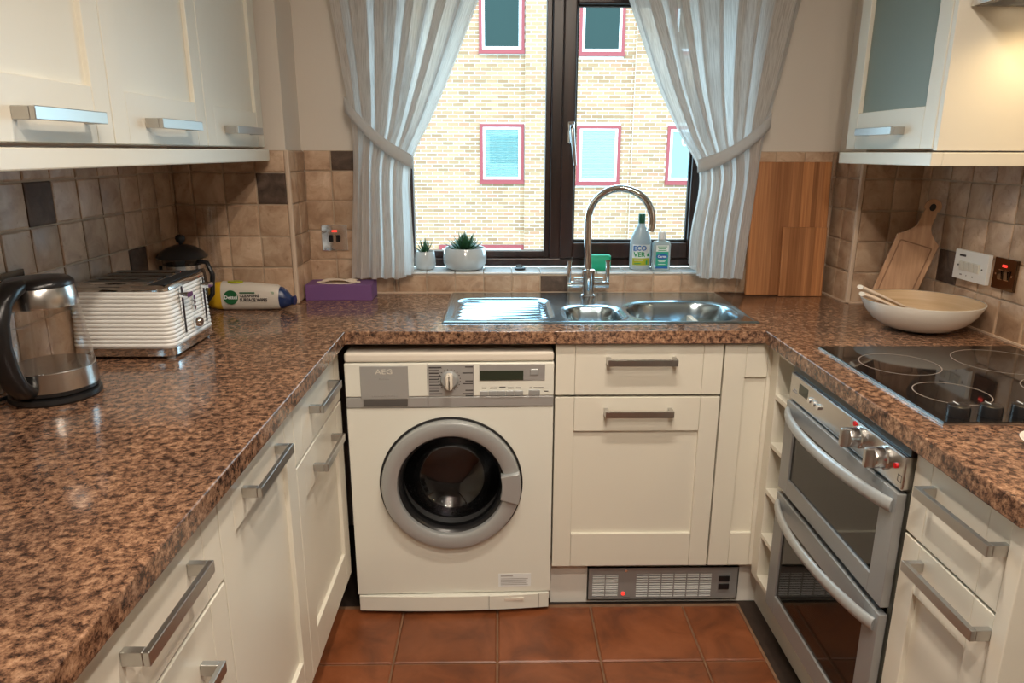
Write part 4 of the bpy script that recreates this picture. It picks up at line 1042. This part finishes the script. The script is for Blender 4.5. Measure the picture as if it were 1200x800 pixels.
def teapot():
    x, y, z = -.955, 2.135, WT
    t = thing('teapot', (x, y, z), 'black-lidded glass teapot in the corner behind the toaster', 'teapot')
    MB().lathe([(.045, .0004), (.058, .012), (.064, .05), (.064, .10), (.058, .140), (.054, .150)], 40, (x, y, z)).build('body', M['tea'], t, smooth=50)
    MB().lathe([(.0575, .146), (.0575, .158), (.055, .160)], 40, (x, y, z)).build('rim_band', M['steel'], t, smooth=40)
    l = MB().lathe([(.070, .178), (.072, .181), (.060, .196), (.040, .209), (.018, .216), (.006, .217)], 40, (x, y, z)).build('lid', M['black'], t, smooth=50)
    MB().lathe([(.056, .160), (.058, .178)], 40, (x, y, z)).build('glass_neck', M['smoke'], t, smooth=40)
    MB().lathe([(.005, .214), (.006, .222), (.012, .227), (.0145, .235), (.012, .243), (.004, .247)], 24, (x, y, z)).build('knob', M['black'], l, smooth=60)
    MB().tube([(x+.05, y-.01, z+.168), (x+.078, y-.015, z+.165), (x+.092, y-.018, z+.13), (x+.085, y-.016, z+.07), (x+.060, y-.01, z+.04)], .007, 12).build('handle', M['black'], t, smooth=60)
    MB().tube([(x-.05, y+.01, z+.07), (x-.066, y+.012, z+.11), (x-.075, y+.014, z+.15)], [.014, .010, .008], 12).build('spout', M['tea'], t, smooth=60)
teapot()
t = thing('glass_vase', (-.915, 2.276, WT), 'tall slim clear glass vase standing behind the wipes packet', 'vase')
MB().loft([[(-.915+r*math.cos(2*PI*k/36), 2.276+r*math.sin(2*PI*k/36), WT+h) for k in range(36)] for r, h in ((.019, .0005), (.022, .008), (.0225, .12), (.0195, .24), (.0225, .320), (.0210, .320), (.018, .24), (.021, .12), (.0205, .014), (.004, .012))]).build('glass_body', M['glass'], t, smooth=60)
def wipes():
    x0, x1, y, z = -.918, -.662, 2.218, WT+.0005
    t = thing('wipes_packet', (-.79, y, WT), 'white soft packet of surface wipes with yellow and navy ends', 'packet')
    def sec(u, sc, flat=1):
        x = x0+(x1-x0)*u; cz = z+.046; rings = []
        for k in range(28):
            a = 2*PI*k/28; c, s_ = math.cos(a), math.sin(a)
            c = math.copysign(abs(c)**.8, c); s_ = math.copysign(abs(s_)**.8, s_)
            rings.append((x, y-.029*sc[0]*c, cz+(.046*sc[1])*s_-(1-sc[1])*.020+.0*flat-.012*u*(1 if s_ > 0 else 0)))
        return rings
    def seg(us, scs, nm, m, p=t): return MB().loft([sec(u, s_) for u, s_ in zip(us, scs)]).build(nm, m, p, smooth=50)
    seg([.0, .02, .10, .20], [(.75, .62), (.86, .85), (.97, .97), (1, 1)], 'yellow_end', M['yellow'])
    b = seg([.17, .5, .84, .90], [(1.012, 1.012), (1.02, 1.02), (1.0, .95), (.9, .78)], 'body', M['wrap'])
    seg([.82, .90, .96, 1.0, 1.04], [(.99, .90), (.93, .84), (.78, .62), (.5, .42), (.72, .46)], 'navy_end', M['navy'])
    yy = y-.029*1.035
    e = MB(frame((x0+.075, yy+.0005, z+.044), (1, 0, 0), (0, 0, 1), (0, -1, 0))).lathe([(.0225, -.004), (.0225, .0012)], 32).build('logo_disc', M['dgreen'], b)
    text('Dettol', .0155, M['txtwhite'], e, (x0+.075, yy-.0012, z+.044), (1, 0, 0), (0, 0, 1), bold=.0003)
    text('CLEANING', .0125, M['ink'], b, (x0+.103, yy-.0008, z+.049), (1, 0, 0), (0, 0, 1), align='LEFT', bold=.0003); text('SURFACE WIPES', .0145, M['ink'], b, (x0+.103, yy-.0008, z+.036), (1, 0, 0), (0, 0, 1), align='LEFT', bold=.0004, sx=.82)
    MB().box(x0+.103, x0+.150, yy-.0010, yy+.002, z+.057, z+.0605).build('print_bar', M['dgreen'], b)
    text('70', .011, M['txtgreen'], b, (x0+.205, yy-.0008, z+.058), (1, 0, 0), (0, 0, 1))
    MB(frame((x0+.085, y-.006, z+.0905), (1, 0, 0), (0, 1, 0), (0, 0, 1))).lathe([(.024, -.003), (.024, .0012)], 24, sy=.55).build('flap_seal', M['lime'], b)
    MB(frame((x0+.21, yy+.0075, z+.028), (1, 0, .35), (-.35, 0, 1), (0, -1, 0))).box(-.018, .02, -.006, .007, 0, .0016).build('print_patch', M['navy'], b)
wipes()
def tissue_box():
    x0, x1, y0, y1, z0, z1 = -.655, -.432, 2.352, 2.458, WT+.0005, .964
    t = thing('tissue_box', ((x0+x1)/2, (y0+y1)/2, WT), 'flat purple tissue box with a tissue showing under the left curtain', 'box')
    MB().box(x0, x1, y0, y1, z0, z1).build('carton', M['purple'], t, bevel=.0015)
    cx, cy = -.553, (y0+y1)/2-.004; ov = [(cx+.075*math.cos(a)*1.0, cy+.036*math.sin(a)) for a in [2*PI*k/36 for k in range(36)]]
    MB().prism(ov, z1-.001, z1+.0012).build('opening', M['tissue'], t)
    b = MB(); V = []; F = []
    for j in range(9):
        for i in range(19):
            u, v = i/18, j/8; V.append((cx-.055+.115*u+.006*math.sin(7*v), cy-.026+.05*v, z1+.003+.010*abs(math.sin(3.2*u+1.5*v))*math.sin(PI*u)**.5+.006*u*math.sin(PI*v)))
    for j in range(8):
        for i in range(18): q = j*19+i; F.append((q, q+1, q+20, q+19))
    b.v = V; b.f = F; b.build('tissue', M['tissue'], t, smooth=60, recalc=False)
tissue_box()

# ------------------------------------------------------------------ sockets and switches
def plate(label, fm, w, h, m, cat='switch', neon=True, keys=2, km='bronze', trim='chrome', T=.010, key_u=None, kw=.014, kh=.024):
    t = thing('wall_switch', fm.translation, label, cat)
    MB(fm).box(-w/2, w/2, -h/2, h/2, .004, T).build('plate', M[m], t, bevel=.0012)
    if neon: MB(fm).box(-.009, .009, h*.22, h*.22+.007, T, T+.002).build('neon', M['red'], t, bevel=.001)
    for k in range(keys):
        u = key_u[k] if key_u else (-.012 if k == 0 else .012)
        s = MB(fm).box(u-kw/2-.0015, u+kw/2+.0015, -kh/2-.0015-.002, kh/2+.0015-.002, T, T+.0012).build('key_frame', M[trim], t)
        fm2 = fm @ Matrix.Translation((u, -.002, T+.001))
        MB(fm2).add([(-kw/2, -kh/2, 0), (kw/2, -kh/2, 0), (kw/2, kh/2, 0), (-kw/2, kh/2, 0), (-kw/2, -kh/2, .002), (kw/2, -kh/2, .002), (kw/2, kh/2, .0055), (-kw/2, kh/2, .0055)],
                    [(0, 3, 2, 1), (4, 5, 6, 7), (0, 1, 5, 4), (1, 2, 6, 5), (2, 3, 7, 6), (3, 0, 4, 7)]).build('rocker', M[km], s)
    for u in ((-w*.36), (w*.36)): MB(fm).cyl((u, -.002, T), .0028, .001, 10).build('screw', M['ink' if m == 'white' else 'chrome'], t)
    return t
plate('chrome switched fuse spur with red neon on the tiles left of the curtain', frame((-.574, YB-.0045, 1.107), (1, 0, 0), (0, 0, 1), (0, -1, 0)), .089, .089, 'chrome', km='black')
t = plate('white triple switch plate on the right wall tiles beside the wooden paddle board', frame((XR-.0045, 1.988, 1.083), (0, -1, 0), (0, 0, 1), (-1, 0, 0)), .146, .084, 'white', neon=False, keys=4, km='key', trim='key', T=.016, key_u=(-.033, -.011, .011, .033), kw=.019, kh=.024)
Fm = frame((XR-.0045, 1.988, 1.083), (0, -1, 0), (0, 0, 1), (-1, 0, 0))
b = MB(Fm); b.box(-.052, -.024, .024, .030, .016, .0164); b.build('maker_mark', M['ink'], t)
b = MB(Fm); b.box(-.040, -.030, -.030, -.026, .016, .0164); b.box(-.012, -.009, -.030, -.026, .016, .0164); b.box(.014, .020, -.030, -.026, .016, .0164); b.build('markings', M['inkgrey'], t)
plate('black nickel cooker switch with red neon on the right wall tiles', frame((XR-.0045, 1.853, 1.083), (0, -1, 0), (0, 0, 1), (-1, 0, 0)), .086, .084, 'bronze', km='bronze', T=.012)
plate('dark metal socket plate on the left wall tiles behind the kettle', frame((XL+.0045, 1.480, 1.110), (0, 1, 0), (0, 0, 1), (1, 0, 0)), .086, .086, 'bronze', cat='socket', neon=False, km='bronze', T=.014)

# ------------------------------------------------------------------ right worktop things
def boards():
    t = thing('chopping_board', (1.0, 2.44, WT), 'large rectangular bamboo chopping board leaning against the window wall', 'chopping board')
    a = math.atan2(.030, .455)
    b = MB().box(-.134, .134, 0, .018, 0, .456).build('board', M['bamboo'], t, bevel=.002, local=True); b.location = (0, -.003, .001); b.rotation_euler = (-a, 0, 0)
    t = thing('chopping_board', (1.05, 2.41, WT), 'small bamboo chopping board leaning on the large one', 'chopping board')
    b = MB().box(-.076, .076, 0, .012, 0, .238).build('board', M['bamboo'], t, bevel=.0015, local=True); b.location = (0, .004, .001); b.rotation_euler = (-a, 0, 0)
boards()
def paddle():
    P0, P1 = Vector((1.227, 2.170, WT+.022)), Vector((1.318, 2.150, 1.262))
    A = (P1-P0).normalized(); N = Vector((-.42, -.9, .12)); N = (N-A*N.dot(A)).normalized(); Wd = A.cross(N).normalized()
    if Wd.x < 0: Wd = -Wd
    H = (P1-P0).length; fm = frame(P0, Wd, A, N)
    t = thing('paddle_board', (P0.x, P0.y, WT), 'beech paddle board with a holed handle leaning in the right corner', 'chopping board')
    hw = .060; prof = [(hw, 0), (hw, .215)]
    for k in range(1, 9): u = k/8; prof.append((hw*(1-u)+.019*u-.020*math.sin(PI*u)*(1-u*.3), .215+.075*u))
    prof += [(.017, .31)]
    for k in range(9): a = -.5+k/8*(PI/2+.5); prof.append((.0235*math.cos(a), H-.024+.0235*math.sin(a)))
    out = prof+[(-u, v) for u, v in prof[::-1]][1:]
    # outline with a round hole: bridge ring
    hc = (0, H-.026); b = MB(fm)
    n = len(out)
    T = .016
    body = MB(fm).loft([[(u, v, -T) for u, v in out], [(u, v, -.002) for u, v in out], [(u*.97, .002+v*.992, 0) for u, v in out]]).build('board', M['beech'], t, smooth=30)
    MB(fm).lathe([(.0085, -.001), (.0085, .0006)], 20, (hc[0], hc[1], 0), sy=1.3).build('hole', M['blackm'], body)
    gv = rrect(-.047, .047, .012, .203, .006, 3); gi = rrect(-.043, .043, .016, .199, .004, 3)
    MB(fm).loft([[(u, v, -.0005) for u, v in gv], [(u, v, .0004) for u, v in gv], [(u, v, .0004) for u, v in gi], [(u, v, -.0005) for u, v in gi]], closed=True).build('groove', mat('groove_wood', (.27, .14, .075), .6), body)
paddle()
def bowl():
    x, y, z = 1.193, 1.945, WT+.0005
    t = thing('serving_bowl', (x, y, WT), 'wide white bowl with wooden inside on the right worktop', 'bowl')
    o = [(.058, 0), (.066, .002), (.098, .013), (.124, .031), (.143, .054), (.1575, .084)]
    i = [(.1545, .0845), (.140, .057), (.120, .035), (.094, .018), (.055, .009), (.004, .008)]
    MB().lathe(o+[(.1575, .0855), (.1545, .0858)], 64, (x, y, z), cap1=False).build('outside', M['cer'], t, smooth=60)
    MB().lathe(i, 64, (x, y, z), cap0=False).build('inside', M['bowlwood'], t, smooth=60)
    for k, (dx, lb) in enumerate(((0, 'pale wooden serving spoon resting over the bowl rim, nearer one'), (.028, 'pale wooden serving spoon resting over the bowl rim, farther one'))):
        h = (-.005, .009)[k]; p = [(x-.188+dx*.25, y-.030+dx, z+.113+h), (x-.150, y-.028+dx, z+.0995+h), (x-.10, y-.022+dx, z+.079+h), (x-.02, y-.008+dx*2, z+.045+h), (x+.015, y-.002+dx*2, z+.034+h)]
        q = thing('serving_spoon', p[0], lb, 'spoon')
        MB().tube(p[:4], [.0125, .0125, .010, .009], 12, (.5, 1.2)).build('spoon_handle', M['tissue'], q, smooth=60)
        MB().tube(p[3:]+[(x+.04, y+.004+dx*2, z+.030)], [.007, .020, .010], 12, (.35, 1.2)).build('spoon_bowl', M['tissue'], q, smooth=60)
bowl()
t = thing('spoon_rest', (.945, 1.075, WT), 'white ceramic spoon rest at the right edge of the picture', 'dish')
MB().lathe([(.030, .0005), (.052, .006), (.062, .018), (.058, .0185), (.048, .009), (.004, .006)], 40, (.945, 1.085, WT), sx=1.0, sy=1.0).build('dish', M['cer'], t, smooth=60)
